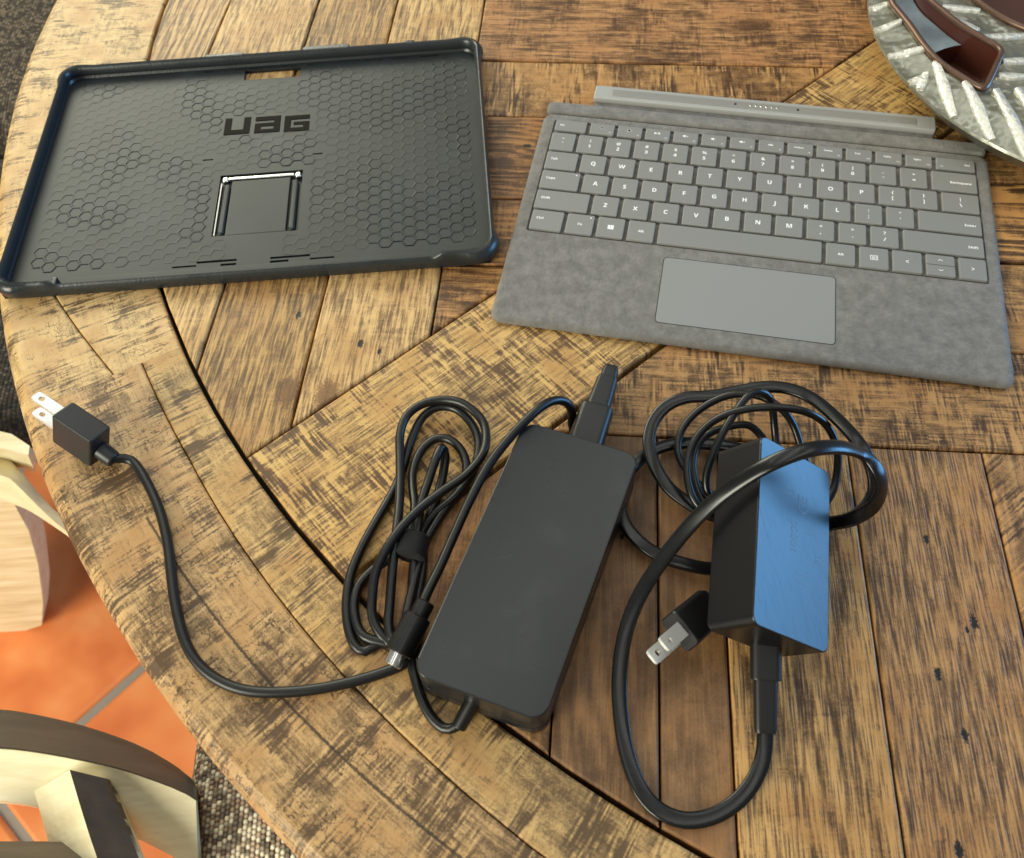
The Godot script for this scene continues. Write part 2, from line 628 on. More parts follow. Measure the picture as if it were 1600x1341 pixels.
func build_table() -> void:
	var t := thing("round_table", "round dark and tan reclaimed wood table laid with boards in several directions", "table", MID, TURN)
	var base := Soup.new()
	var dark := plain(Color(0.008, 0.006, 0.004), 0.9)
	base = lathe(Vector3(0, -0.036, 0), Vector3.UP, [Vector2(0, 0.77), Vector2(0.0245, 0.77)], 96)
	part("underlay", base.build(30), dark, t)
	# rim, in boards that follow the round edge
	var rim := {"lit": Color(0.835, 0.699, 0.484), "dark": Color(0.363, 0.276, 0.180), "saw": 1.25, "patch": 0.46, "crackle": 0.41, "fibre": 0.22, "figure": 0.08, "blotch": 0.6, "tone": 0.74, "rings": 7.0, "wave": 0.6, "relief": 0.05, "hard": 0.203}
	var inner := func(_a: float) -> float: return 0.69
	var edge := func(_a: float) -> float: return 0.7862
	var s1 := func(a: float) -> float: return clampf(lerpf(0.7495, 0.7313, (a - deg_to_rad(207.5)) / deg_to_rad(5.4)), 0.7313, 0.764)
	var s2 := func(a: float) -> float: return lerpf(0.7145, 0.7245, clampf((a - deg_to_rad(219)) / deg_to_rad(22), 0, 1))
	var d := func(x: float) -> float: return deg_to_rad(x)
	ring_board(d.call(140), d.call(201), inner, edge, true, t, merge(rim, {"tone": 0.80, "saw": 1.1}), 1, 1536)
	ring_board(d.call(201), d.call(213), inner, s1, false, t, merge(rim, {"tone": 0.78}), 2, 512)
	ring_board(d.call(201), d.call(213), s1, edge, true, t, merge(rim, {"tone": 0.80, "saw": 0.9}), 3, 512)
	ring_board(d.call(213), d.call(262), inner, s2, false, t, merge(rim, {"tone": 0.62, "grade": -0.2, "lit": Color(0.813, 0.667, 0.437), "patch": 0.62, "crackle": 0.19}), 4, 1536)
	ring_board(d.call(213), d.call(262), s2, edge, true, t, merge(rim, {"tone": 0.56, "grade": -0.30, "lit": Color(0.800, 0.650, 0.449), "dark": Color(0.352, 0.265, 0.174), "saw": 1.15, "crackle": 0.56, "fibre": 0.3, "blotch": 0.8, "lines": [Vector4(0.062, 0.1, 0.42, -0.012)]}), 5, 2048)
	ring_board(d.call(262), d.call(330), inner, edge, true, t, rim, 6, 512)
	ring_board(d.call(330), d.call(400), inner, edge, true, t, rim, 7, 512)
	ring_board(d.call(400), d.call(500), inner, edge, true, t, rim, 8, 512)
	var disc := disc_poly(0.6895)
	# the beam that runs from the rim to the middle
	var c := cos(PI / 4)
	var beam := func(turn: float, b0: float, b1: float, len0: float, len1: float) -> PackedVector2Array:
		var out := PackedVector2Array()
		for q in [Vector2(-len0, b0), Vector2(len1, b0), Vector2(len1, b1), Vector2(-len0, b1)]:
			out.append(q.rotated(turn))
		return out
	board(meet(beam.call(PI / 4, -0.0421, 0.0527, 0.75, 0.05), disc), PI / 4, 0.0009, 0.0, t,
		{"lit": Color(0.835, 0.680, 0.423), "dark": Color(0.369, 0.265, 0.164), "saw": 1.45, "patch": 0.34, "crackle": 0.22, "fibre": 0.7, "figure": 0.08, "blotch": 0.65, "tone": 0.62, "rings": 6.0, "relief": 0.05, "hard": 0.207}, 21, 2048)
	var plain_b := {"lit": Color(0.706, 0.534, 0.327), "saw": 0.8, "fibre": 0.5, "tone": 0.6}
	board(meet(beam.call(PI / 4, -0.0421, 0.0527, -0.052, 0.75), disc), PI / 4, 0.0009, 0.0, t, plain_b, 22, 512)
	board(meet(beam.call(-PI / 4, -0.047, 0.047, -0.055, 0.75), disc), -PI / 4, 0.0009, 0.0, t, plain_b, 23, 512)
	board(meet(beam.call(PI * 3 / 4, -0.047, 0.047, -0.055, 0.75), disc), PI * 3 / 4, 0.0009, 0.0, t, plain_b, 24, 512)
	# west field: boards across inside the square, boards along outside it
	var k := 0.0527 / c
	var k2 := 0.0421 / c
	var west := PackedVector2Array([Vector2(-0.8, -0.8 + k), Vector2(-0.03, -0.03 + k), Vector2(-0.8, 0.8 - k + 0.0)])
	var pale := {"lit": Color(0.845, 0.689, 0.460), "dark": Color(0.359, 0.255, 0.152), "saw": 0.2, "patch": 0.06, "crackle": 0.09, "fibre": 0.9, "figure": 0.25, "blotch": 0.4, "tone": 0.66, "rings": 9.0, "hard": 0.261}
	var rows := [[-0.434, -0.387, 0.55, 0.9, 0.2], [-0.387, -0.303, 0.55, 0.7, 0.4], [-0.303, -0.245, 0.55, 0.6, 0.35], [-0.245, -0.162, 0.52, 0.25, 0.5], [-0.162, -0.0996, 0.6, 1.1, 0.1], [-0.0996, -0.012, 0.5, 0.25, 0.25], [-0.012, 0.07, 0.55, 0.5, 0.3], [0.07, 0.16, 0.6, 0.6, 0.3], [0.16, 0.25, 0.6, 0.6, 0.3], [0.25, 0.34, 0.6, 0.6, 0.3], [0.34, 0.434, 0.6, 0.6, 0.3]]
	for i in rows.size():
		var q = rows[i]
		var p := meet(rect_poly(-0.434, 0.05, q[0], q[1]), west)
		if p.size() < 3:
			continue
		var o := {"lit": Color(0.738, 0.546, 0.327), "dark": Color(0.279, 0.174, 0.087), "tone": q[2], "saw": q[3], "figure": q[4], "fibre": 0.5, "blotch": 0.8, "rings": 7.0, "hard": 0.254, "patch": 0.15}
		if i == 3:
			o.merge({"rings": 10.0, "wave": 1.6, "lit": Color(0.663, 0.479, 0.290), "holes": [Vector3(0.045, 0.052, 0.0022)]}, true)
		if i == 4:
			o.merge({"lit": Color(0.792, 0.612, 0.387), "fibre": 0.2, "rough": 0.42}, true)
		if i == 5:
			o.merge({"lit": Color(0.749, 0.555, 0.363), "red": Color(0.60, 0.38, 0.22), "tone": 0.6, "knots": [Vector3(0.205, 0.047, 0.009), Vector3(0.32, 0.04, 0.003)], "holes": [Vector3(0.327, 0.034, 0.0028), Vector3(0.335, 0.043, 0.002)], "saw": 0.5, "fibre": 0.7}, true)
		board(p, 0.0, 0.0006, [0.0, -0.0006, 0.0004][i % 3], t, o, 40 + i, 1024 if i < 6 else 256)
	var cols := [[-0.70, -0.637, 0.70], [-0.637, -0.566, 0.72], [-0.566, -0.503, 0.62], [-0.503, -0.434, 0.72]]
	for i in cols.size():
		var q = cols[i]
		var p := meet(meet(rect_poly(q[0], q[1], -0.8, 0.8), west), disc)
		var o := merge(pale, {"tone": q[2]})
		if i == 0:
			o.merge({"figure": 0.75, "rings": 8.0, "wave": 0.7, "lit": Color(0.813, 0.667, 0.460), "holes": [Vector3(0.33, 0.030, 0.0032), Vector3(0.33, 0.02, 0.001)]}, true)
		if i == 1:
			o.merge({"knots": [Vector3(0.52, 0.03, 0.006)], "blotch": 0.3}, true)
		if i == 2:
			o.merge({"lit": Color(0.760, 0.601, 0.373), "figure": 0.25, "fibre": 1.0, "holes": [Vector3(0.175, 0.03, 0.0018), Vector3(0.2, 0.041, 0.0018), Vector3(0.1, 0.012, 0.002)], "knots": [Vector3(0.045, 0.006, 0.006)]}, true)
		if i == 3:
			o.merge({"holes": [Vector3(0.06, 0.04, 0.0022), Vector3(0.055, 0.028, 0.0016)], "knots": [Vector3(0.02, 0.052, 0.007)]}, true)
		board(p, PI / 2, 0.0006, [0.0, 0.0005, -0.0004][i % 3], t, o, 60 + i, 1536)
	# south field: boards across inside, boards along outside
	var south := PackedVector2Array([Vector2(-0.8 + 0.0, -0.8 - k2), Vector2(0.8, -0.8 - k2 + 0.0), Vector2(0.0, -k2 * 1.06)])
	var bands := [[-0.4232, -0.356, 0.62, 1.15], [-0.356, -0.287, 0.64, 0.7], [-0.287, -0.217, 0.66, 0.3], [-0.217, -0.13, 0.62, 0.6], [-0.13, -0.05, 0.6, 0.5]]
	for i in bands.size():
		var q = bands[i]
		var p := meet(rect_poly(-0.6, 0.6, q[0], q[1]), south)
		if p.size() < 3:
			continue
		var o := {"lit": Color(0.728, 0.555, 0.350), "dark": Color(0.259, 0.174, 0.098), "tone": q[2], "saw": q[3], "patch": 0.19, "crackle": 0.11, "fibre": 0.5, "figure": 0.08, "blotch": 0.6, "rings": 5.0, "hard": 0.221}
		if i == 2:
			o.merge({"figure": 0.9, "rings": 9.0, "wave": 1.5, "lit": Color(0.749, 0.555, 0.327)}, true)
		board(p, 0.0, 0.0006, [0.0, -0.0005, 0.0004][i % 3], t, o, 80 + i, 2048 if i == 0 else 1024)
	var deals := [[-0.62, -0.3513, {"strand": 0.1, "tone": 0.61, "lit": Color(0.749, 0.552, 0.356), "saw": 0.4, "figure": 0.15}],
		[-0.3513, -0.3032, {"strand": 0.12, "tone": 0.63, "lit": Color(0.600, 0.448, 0.293), "dark": Color(0.330, 0.233, 0.145), "saw": 0.05, "patch": 0.09, "figure": 0.55, "fibre": 0.45, "rings": 1.6, "wave": 0.9, "hard": 0.36, "blotch": 0.9, "crackle": 0.08, "holes": [Vector3(0.135, 0.018, 0.0013), Vector3(0.178, 0.02, 0.0028)]}],
		[-0.3032, -0.2713, {"strand": 0.12, "tone": 0.65, "lit": Color(0.600, 0.448, 0.293), "dark": Color(0.330, 0.233, 0.145), "saw": 0.05, "patch": 0.06, "figure": 0.55, "fibre": 0.3, "rings": 1.3, "wave": 0.9, "hard": 0.36, "blotch": 0.9, "crackle": 0.08}],
		[-0.2713, -0.2034, {"strand": 0.12, "tone": 0.69, "lit": Color(0.770, 0.601, 0.373), "dark": Color(0.270, 0.179, 0.090), "saw": 0.3, "patch": 0.19, "figure": 0.55, "fibre": 1.25, "rings": 3.6, "wave": 0.7, "hard": 0.330, "crackle": 0.22}],
		[-0.2034, -0.1345, {"strand": 0.12, "tone": 0.67, "lit": Color(0.717, 0.546, 0.350), "dark": Color(0.270, 0.183, 0.109), "saw": 0.15, "patch": 0.12, "figure": 0.15, "fibre": 1.5, "rings": 6.0, "wave": 0.5, "hard": 0.339, "crackle": 0.26, "holes": [Vector3(0.132, 0.043, 0.0021), Vector3(0.158, 0.022, 0.0024), Vector3(0.154, 0.026, 0.0012), Vector3(0.105, 0.036, 0.0021), Vector3(0.058, 0.047, 0.0023), Vector3(0.20, 0.037, 0.0017)]}],
		[-0.1345, -0.065, {"strand": 0.12, "tone": 0.67, "lit": Color(0.717, 0.546, 0.350), "dark": Color(0.279, 0.189, 0.109), "saw": 1.3, "slant": 0.9, "patch": 0.19, "figure": 0.5, "fibre": 0.3, "rings": 5.0, "wave": 1.2, "hard": 0.330}],
		[-0.065, 0.02, {}], [0.02, 0.11, {}], [0.11, 0.2, {}], [0.2, 0.31, {}], [0.31, 0.6, {}]]
	for i in deals.size():
		var q = deals[i]
		var p := meet(meet(rect_poly(q[0], q[1], -0.8, -0.4232), south), disc)
		board(p, PI / 2, 0.0005, [0.0, 0.0003, -0.0004, 0.0002][i % 4], t, merge({"blotch": 0.5, "hard": 0.342}, q[2]), 100 + i, 1024 if i in [1, 2, 3, 4, 5] else 256)
	# the fields on the far side, beyond the picture
	for half in 2:
		var cone := PackedVector2Array([Vector2(0.0, 0.068), Vector2(0.8, 0.868), Vector2(-0.8, 0.868)]) if half == 0 else PackedVector2Array([Vector2(0.068, 0.0), Vector2(0.868, -0.8), Vector2(0.868, 0.8)])
		for i in 5:
			var a := 0.05 + 0.13 * i
			var r := rect_poly(-0.8, 0.8, a, a + 0.13) if half == 0 else rect_poly(a, a + 0.13, -0.8, 0.8)
			var p := meet(meet(r, cone), disc)
			if p.size() > 2:
				board(p, 0.0 if half == 0 else PI / 2, 0.0006, 0.0, t, plain_b, 130 + half * 10 + i, 256)


# ------------------------------------------------------------------ lights, camera, air
func lamp(called: String, from: Vector3, to: Vector3, size: Vector2, energy: float, colour: Color) -> void:
	var l := AreaLight3D.new()
	l.name = called
	add_child(l)
	l.area_size = size
	l.light_energy = energy
	l.light_color = colour.linear_to_srgb()
	l.area_range = 8.0
	l.shadow_enabled = true
	l.look_at_from_position(from, to, Vector3.UP if absf((to - from).normalized().y) < 0.95 else Vector3(1, 0, 1))

func _ready() -> void:
	var cam := Camera3D.new()
	cam.name = "camera"
	add_child(cam)
	cam.transform = Transform3D(Basis(Vector3(0.998038, -0.034277, 0.052390), Vector3(0.062607, 0.546414, -0.835172), Vector3(-0.000000, 0.836813, 0.547488)), Vector3(0, TOP + 0.4153, 0))
	cam.fov = 50.2488
	cam.near = 0.02
	cam.far = 40.0
	cam.current = true
	var lens := CameraAttributesPhysical.new()
	lens.frustum_focal_length = 37.3171
	lens.frustum_near = 0.02
	lens.frustum_far = 40.0
	lens.frustum_focus_distance = 0.50
	lens.exposure_aperture = 18.0
	cam.attributes = lens
	cam.fov = 50.2488
	var env := Environment.new()
	env.background_mode = Environment.BG_COLOR
	env.background_color = Color(0.46, 0.44, 0.38).linear_to_srgb()
	env.background_energy_multiplier = 0.45
	env.tonemap_mode = Environment.TONE_MAPPER_LINEAR
	env.tonemap_exposure = 1.06
	env.sdfgi_enabled = true
	env.ssao_enabled = true
	env.ssil_enabled = true
	var we := WorldEnvironment.new()
	we.name = "air"
	we.environment = env
	add_child(we)
	# daylight of the room: a bright window on the left, blue sky through a window on the right, the pale ceiling
	lamp("window_left", Vector3(-2.2, 1.7, 1.5), Vector3(-0.3, 0.6, -0.3), Vector2(1.6, 1.5), 10.5, Color(0.98, 0.97, 0.80))
	lamp("window_right", Vector3(2.7, 1.15, -0.65), Vector3(0.0, 0.8, -0.3), Vector2(1.7, 1.3), 8.0, Color(0.17, 0.49, 0.96))
	lamp("window_far", Vector3(-1.3, 2.1, -2.5), Vector3(-0.2, 0.76, -0.7), Vector2(2.0, 1.0), 5.6, Color(0.98, 0.97, 0.76))
	# daylight thrown back by the ceiling between its beams
	for k in 3:
		var mid := Vector3(0.1, 2.6, -1.0) + Vector3(0.62, 0, 0.62) * (k - 1)
		lamp("ceiling_bounce_%d" % (k + 1), mid, mid + Vector3(0, -1, 0), Vector2(2.6, 0.34), 0.62, Color(0.95, 0.98, 0.93))
	make_pool()
	build_floor()
	build_chairs()
	build_table()
	build_case()
	build_keyboard()
	build_power_brick()
	build_power_cord()
	build_small_charger()
	build_flat_cord()
	build_tray()


# ------------------------------------------------------------------ floor and chairs
func build_floor() -> void:
	var g := Soup.new()
	g.box(Vector3(0, -0.03, -0.5), Vector3(5, 0.05, 5))
	var fl := part("floor", g.build(), triplanar(plain(Color(0.30, 0.27, 0.23), 0.9), 1.0), self)
	fl.set_meta("kind", "structure")
	fl.set_meta("label", "terracotta tile floor with grey grout")
	var variants := []
	for i in 3:
		var m := StandardMaterial3D.new()
		m.albedo_texture = noise_tex(70 + i, 0.008, 512, [Color(0.86, 0.45, 0.24), Color(0.93, 0.54, 0.30), Color(0.97, 0.64, 0.40)], 3)
		m.roughness = 0.42
		m.heightmap_enabled = true
		m.heightmap_texture = noise_tex(75, 0.02, 256)
		m.heightmap_scale = 0.1
		variants.append(triplanar(m, 1.6 + 0.3 * i))
	var tile := slab(-0.194, 0.194, -0.194, 0.194, -0.018, 0.0, 0.010, 0.005).build(50)
	var turn := deg_to_rad(47.0)
	for i in range(-2, 3):
		for j in range(-2, 3):
			var o := part("tile", tile, variants[posmod(i * 2 + j, 3)], fl)
			# joint along the first axis through the point, joint across it 0.16 m towards the camera
			var p := Vector2(-0.707, 0.707) * (0.165 - 0.2 + 0.4 * i) + Vector2(0.707, 0.707) * (0.2 + 0.4 * j)
			o.position = Vector3(-0.552 + p.x, 0.0, -0.388 + p.y)
			o.rotation.y = PI / 4

func tweed(seed_: int, lift := 1.0) -> StandardMaterial3D:
	var r := RandomNumberGenerator.new()
	r.seed = seed_
	var n := 256
	var b := PackedByteArray()
	b.resize(n * n * 3)
	var hh := PackedByteArray()
	hh.resize(n * n)
	var tones := [Color(0.17, 0.15, 0.13), Color(0.46, 0.40, 0.33), Color(0.30, 0.25, 0.205), Color(0.22, 0.19, 0.16), Color(0.40, 0.36, 0.31)]
	var cells := []
	for i in 32 * 32:
		cells.append(tones[r.randi() % 5])
	for y in n:
		for x in n:
			var cx := x / 8
			var cy := (y + (4 if cx % 2 else 0)) / 8 % 32
			var fx := (x % 8 - 3.5) / 4.0
			var fy := ((y + (4 if cx % 2 else 0)) % 8 - 3.5) / 4.0
			var c: Color = cells[cy * 32 + cx]
			var q := maxf(0.0, 1.0 - 0.55 * (fx * fx + fy * fy))
			var k := y * n + x
			var f := r.randf_range(0.85, 1.1) * lift * (0.25 + 0.75 * q)
			b[k * 3] = int(clampf(c.r * f, 0, 1) * 255)
			b[k * 3 + 1] = int(clampf(c.g * f, 0, 1) * 255)
			b[k * 3 + 2] = int(clampf(c.b * f, 0, 1) * 255)
			hh[k] = int(q * 255)
	var m := StandardMaterial3D.new()
	m.albedo_texture = ImageTexture.create_from_image(Image.create_from_data(n, n, false, Image.FORMAT_RGB8, b))
	m.heightmap_enabled = true
	m.heightmap_texture = ImageTexture.create_from_image(Image.create_from_data(n, n, false, Image.FORMAT_L8, hh))
	m.heightmap_scale = 0.2
	m.roughness = 0.95
	return triplanar(m, 8.5)

func cushion(x0: float, x1: float, z0: float, z1: float, y0: float, y1: float, r: float) -> ArrayMesh:
	var s := Soup.new()
	var rings := []
	var n := 9
	for i in n + 1:
		var a := PI * i / n
		var inset := 0.035 * (1.0 - sin(a))
		rings.append(rrect(x0 + inset, x1 - inset, z0 + inset, z1 - inset, lerpf(y0, y1, (1 - cos(a)) / 2), r - inset * 0.6, 8))
	for k in [0.07, 0.13]:
		rings.append(rrect(x0 + k, x1 - k, z0 + k, z1 - k, y1 + 0.004 + k * 0.06, maxf(0.02, r - k), 8))
	s.loft(rings)
	return s.build(70)

func bent(pts: Array, h: float, thick: float, down := Vector3(0, -1, 0)) -> ArrayMesh:
	# a curved rail: top edge follows pts (left edge), `thick` wide to the right of travel, h deep
	var p := smooth(pts, 0.02)
	var s := Soup.new()
	var rings := []
	for i in p.size():
		var t := (p[mini(i + 1, p.size() - 1)] - p[maxi(i - 1, 0)]).normalized()
		var side := t.cross(Vector3.UP).normalized() * thick
		var e := 0.003
		var sd := side.normalized() * e
		rings.append(PackedVector3Array([p[i] + sd, p[i] + side - sd, p[i] + side + down * e, p[i] + side + down * h, p[i] + down * h, p[i] + down * e]))
	s.loft(rings)
	return s.build(30)

func pale_wood() -> StandardMaterial3D:
	var m := StandardMaterial3D.new()
	m.albedo_texture = noise_tex(301, 0.012, 512, [Color(0.80, 0.74, 0.58), Color(0.88, 0.83, 0.68), Color(0.94, 0.91, 0.79)], 3)
	m.uv1_triplanar = true
	m.uv1_scale = Vector3(1.2, 9, 9)
	m.heightmap_enabled = true
	m.heightmap_texture = noise_tex(302, 0.03, 512, [], 3)
	m.heightmap_scale = 0.06
	m.roughness = 0.5
	return m

# a board lying on edge: three lines along it (one side, the upper edge, the other side), closed below
func ridge(a: Array, r: Array, d: Array) -> ArrayMesh:
	var s := Soup.new()
	var rings := []
	var n := 16
	var line := func(l: Array, t: float) -> Vector3:
		var p := smooth(l, 0.01)
		var k := t * (p.size() - 1)
		return p[int(k)].lerp(p[mini(int(k) + 1, p.size() - 1)], k - int(k))
	for i in n + 1:
		var t := float(i) / n
		var p: Vector3 = line.call(a, t)
		var q: Vector3 = line.call(r, t)
		var w: Vector3 = line.call(d, t)
		rings.append(PackedVector3Array([p, q.lerp(p, 0.06), q + (q - (p + w) / 2) * 0.02, q.lerp(w, 0.06), w, w + Vector3(0, -0.012, 0), p + Vector3(0, -0.012, 0)]))
	s.loft(rings)
	return s.build(30)

# an added thin facing, coloured as shade, on the first side of such a board
func ridge_shade(a: Array, r: Array) -> ArrayMesh:
	var s := Soup.new()
	var rings := []
	var p := smooth(a, 0.01)
	var q := smooth(r, 0.01)
	for i in 17:
		var k := int(round(i / 16.0 * (p.size() - 1)))
		var j := int(round(i / 16.0 * (q.size() - 1)))
		var lift := Vector3(0, 0.003, 0)
		rings.append(PackedVector3Array([p[k] - lift * 2, p[k] + lift, q[j].lerp(p[k], 0.04) + lift, q[j].lerp(p[k], 0.04) - lift * 2]))
	s.loft(rings)
	return s.build(30)

func build_chairs() -> void:
	var pale := pale_wood()
	var cloth := tweed(5, 3.0)
	# chair at the lower left, pushed under the table
	var b := Vector3(-0.06, 0, -0.2)
	var c := thing("dining_chair", "wooden dining chair with curved back rail and speckled tweed seat at the lower left", "chair", b)
	part("seat", cushion(-0.2, 0.24, -0.25, 0.22, TOP - 0.345, TOP - 0.275, 0.16), cloth, c)
	var worn_or_shaded := pale_wood()
	worn_or_shaded.albedo_texture = noise_tex(303, 0.012, 512, [Color(0.27, 0.23, 0.19), Color(0.34, 0.29, 0.24), Color(0.41, 0.35, 0.29)], 3)  # grey-brown puts the shade on the chair's pale wood into the colour
	part("back_rail", ridge(rel([Vector3(-0.4666, TOP + -0.2850, -0.2319), Vector3(-0.4105, TOP + -0.2850, -0.2274), Vector3(-0.3712, TOP + -0.2850, -0.2191), Vector3(-0.3318, TOP + -0.2850, -0.2074), Vector3(-0.2924, TOP + -0.2850, -0.1917), Vector3(-0.2649, TOP + -0.2850, -0.1760), Vector3(-0.2526, TOP + -0.2850, -0.1666)], b), rel([Vector3(-0.4316, TOP + -0.2450, -0.1907), Vector3(-0.3798, TOP + -0.2450, -0.1862), Vector3(-0.3440, TOP + -0.2450, -0.1800), Vector3(-0.2990, TOP + -0.2450, -0.1689), Vector3(-0.2722, TOP + -0.2450, -0.1600), Vector3(-0.2446, TOP + -0.2450, -0.1490), Vector3(-0.2335, TOP + -0.2450, -0.1425)], b), rel([Vector3(-0.4400, TOP + -0.2750, -0.1614), Vector3(-0.3877, TOP + -0.2750, -0.1579), Vector3(-0.3604, TOP + -0.2750, -0.1523), Vector3(-0.3239, TOP + -0.2750, -0.1415), Vector3(-0.2866, TOP + -0.2750, -0.1279), Vector3(-0.2553, TOP + -0.2750, -0.1128), Vector3(-0.2358, TOP + -0.2750, -0.1011)], b)), pale, c)
	part("rail_shade", ridge_shade(rel([Vector3(-0.4666, TOP + -0.2850, -0.2319), Vector3(-0.4105, TOP + -0.2850, -0.2274), Vector3(-0.3712, TOP + -0.2850, -0.2191), Vector3(-0.3318, TOP + -0.2850, -0.2074), Vector3(-0.2924, TOP + -0.2850, -0.1917), Vector3(-0.2649, TOP + -0.2850, -0.1760), Vector3(-0.2526, TOP + -0.2850, -0.1666)], b), rel([Vector3(-0.4316, TOP + -0.2450, -0.1907), Vector3(-0.3798, TOP + -0.2450, -0.1862), Vector3(-0.3440, TOP + -0.2450, -0.1800), Vector3(-0.2990, TOP + -0.2450, -0.1689), Vector3(-0.2722, TOP + -0.2450, -0.1600), Vector3(-0.2446, TOP + -0.2450, -0.1490), Vector3(-0.2335, TOP + -0.2450, -0.1425)], b)), worn_or_shaded, c, "inner face of the curved rail with its shade painted in grey-brown")
	part("brace", ridge(rel([Vector3(-0.2987, TOP + -0.2500, -0.1614), Vector3(-0.2842, TOP + -0.2500, -0.1360), Vector3(-0.2696, TOP + -0.2500, -0.1101), Vector3(-0.2498, TOP + -0.2500, -0.0778)], b), rel([Vector3(-0.3162, TOP + -0.2250, -0.1633), Vector3(-0.3037, TOP + -0.2250, -0.1387), Vector3(-0.2913, TOP + -0.2250, -0.1154), Vector3(-0.2736, TOP + -0.2250, -0.0840)], b), rel([Vector3(-0.3574, TOP + -0.2620, -0.1600), Vector3(-0.3484, TOP + -0.2620, -0.1428), Vector3(-0.3398, TOP + -0.2620, -0.1264), Vector3(-0.3217, TOP + -0.2620, -0.0946)], b)), pale, c)
	part("brace_shade", ridge_shade(rel([Vector3(-0.2987, TOP + -0.2500, -0.1614), Vector3(-0.2842, TOP + -0.2500, -0.1360), Vector3(-0.2696, TOP + -0.2500, -0.1101), Vector3(-0.2498, TOP + -0.2500, -0.0778)], b), rel([Vector3(-0.3162, TOP + -0.2250, -0.1633), Vector3(-0.3037, TOP + -0.2250, -0.1387), Vector3(-0.2913, TOP + -0.2250, -0.1154), Vector3(-0.2736, TOP + -0.2250, -0.0840)], b)), worn_or_shaded, c)  # shaded side of the brace, painted as a facing
	part("lower_rail", ridge(rel([Vector3(-0.4161, TOP + -0.2500, -0.1289), Vector3(-0.3669, TOP + -0.2500, -0.1253), Vector3(-0.3358, TOP + -0.2500, -0.1235), Vector3(-0.3050, TOP + -0.2500, -0.1205)], b), rel([Vector3(-0.3872, TOP + -0.2150, -0.0984), Vector3(-0.3416, TOP + -0.2150, -0.0951), Vector3(-0.3126, TOP + -0.2150, -0.0927), Vector3(-0.2794, TOP + -0.2150, -0.0887)], b), rel([Vector3(-0.4002, TOP + -0.2500, -0.0750), Vector3(-0.3532, TOP + -0.2500, -0.0717), Vector3(-0.3234, TOP + -0.2500, -0.0690), Vector3(-0.2851, TOP + -0.2500, -0.0650)], b)), worn_or_shaded, c)  # the whole rail carries the painted shade colour
	for q in [Vector2(-0.15, -0.2), Vector2(0.2, -0.2), Vector2(-0.15, 0.17), Vector2(0.2, 0.17)]:
		var s := Soup.new()
		s.loft([rrect(q.x - 0.014, q.x + 0.014, q.y - 0.014, q.y + 0.014, 0, 0.004, 3), rrect(q.x - 0.02, q.x + 0.02, q.y - 0.02, q.y + 0.02, TOP - 0.345, 0.004, 3)])
		part("leg", s.build(), pale, c)
	# chair at the left edge
	b = Vector3(-0.72, 0, -0.70)
	c = thing("dining_chair", "cream wooden dining chair with broad curved leg at the left edge of the table", "chair", b)
	part("seat", cushion(-0.22, 0.265, -0.2, 0.212, TOP - 0.355, TOP - 0.285, 0.05), tweed(6, 1.0), c)
	var leg := Soup.new()
	var fr := PackedVector3Array()
	var bk := PackedVector3Array()
	for q in [Vector2(-0.8637, TOP + -0.7715), Vector2(-0.7223, TOP + -0.7716), Vector2(-0.6934, TOP + -0.7668), Vector2(-0.6525, TOP + -0.7451), Vector2(-0.6152, TOP + -0.6686), Vector2(-0.5703, TOP + -0.5588), Vector2(-0.5429, TOP + -0.4790), Vector2(-0.5295, TOP + -0.4182), Vector2(-0.5329, TOP + -0.3956), Vector2(-0.6085, TOP + -0.3443)]:
		fr.append(Vector3(q.x - b.x, q.y, -0.49 - b.z))
		bk.append(Vector3(q.x - b.x, q.y, -0.53 - b.z))
	leg.loft([fr, bk])
	part("leg", leg.build(25), pale, c)
	part("seat_rail", ridge(rel([Vector3(-0.5648, TOP + -0.3150, -0.5057), Vector3(-0.4909, TOP + -0.3150, -0.4842), Vector3(-0.4697, TOP + -0.3150, -0.4676), Vector3(-0.4435, TOP + -0.3150, -0.4387), Vector3(-0.4173, TOP + -0.3150, -0.4140), Vector3(-0.3788, TOP + -0.3150, -0.3828)], b), rel([Vector3(-0.5478, TOP + -0.3000, -0.4770), Vector3(-0.4754, TOP + -0.3000, -0.4529), Vector3(-0.4578, TOP + -0.3000, -0.4414), Vector3(-0.4328, TOP + -0.3000, -0.4177), Vector3(-0.4076, TOP + -0.3000, -0.3952), Vector3(-0.3692, TOP + -0.3000, -0.3656)], b), rel([Vector3(-0.5604, TOP + -0.3250, -0.4716), Vector3(-0.4860, TOP + -0.3250, -0.4452), Vector3(-0.4601, TOP + -0.3250, -0.4331), Vector3(-0.4402, TOP + -0.3250, -0.4196), Vector3(-0.4192, TOP + -0.3250, -0.4048), Vector3(-0.3812, TOP + -0.3250, -0.3739)], b)), pale, c)
	part("seat_frame", ridge(rel([Vector3(-0.5403, TOP + -0.2750, -0.4996), Vector3(-0.4708, TOP + -0.2750, -0.4845), Vector3(-0.4542, TOP + -0.2750, -0.4769), Vector3(-0.4393, TOP + -0.2750, -0.4661)], b), rel([Vector3(-0.5339, TOP + -0.2750, -0.4780), Vector3(-0.4661, TOP + -0.2750, -0.4660), Vector3(-0.4520, TOP + -0.2750, -0.4609), Vector3(-0.4380, TOP + -0.2750, -0.4557)], b), rel([Vector3(-0.5615, TOP + -0.3150, -0.4944), Vector3(-0.4901, TOP + -0.3150, -0.4812), Vector3(-0.4753, TOP + -0.3150, -0.4759), Vector3(-0.4594, TOP + -0.3150, -0.4704)], b)), pale, c)
	# chair at the upper left, only its seat in view
	b = Vector3(-0.78, 0, -1.12)
	c = thing("dining_chair", "dining chair at the upper left corner showing only its dark woven brown seat", "chair", b)
	part("seat", cushion(-0.25, 0.27, -0.25, 0.2, TOP - 0.355, TOP - 0.285, 0.06), tweed(7, 1.3), c)
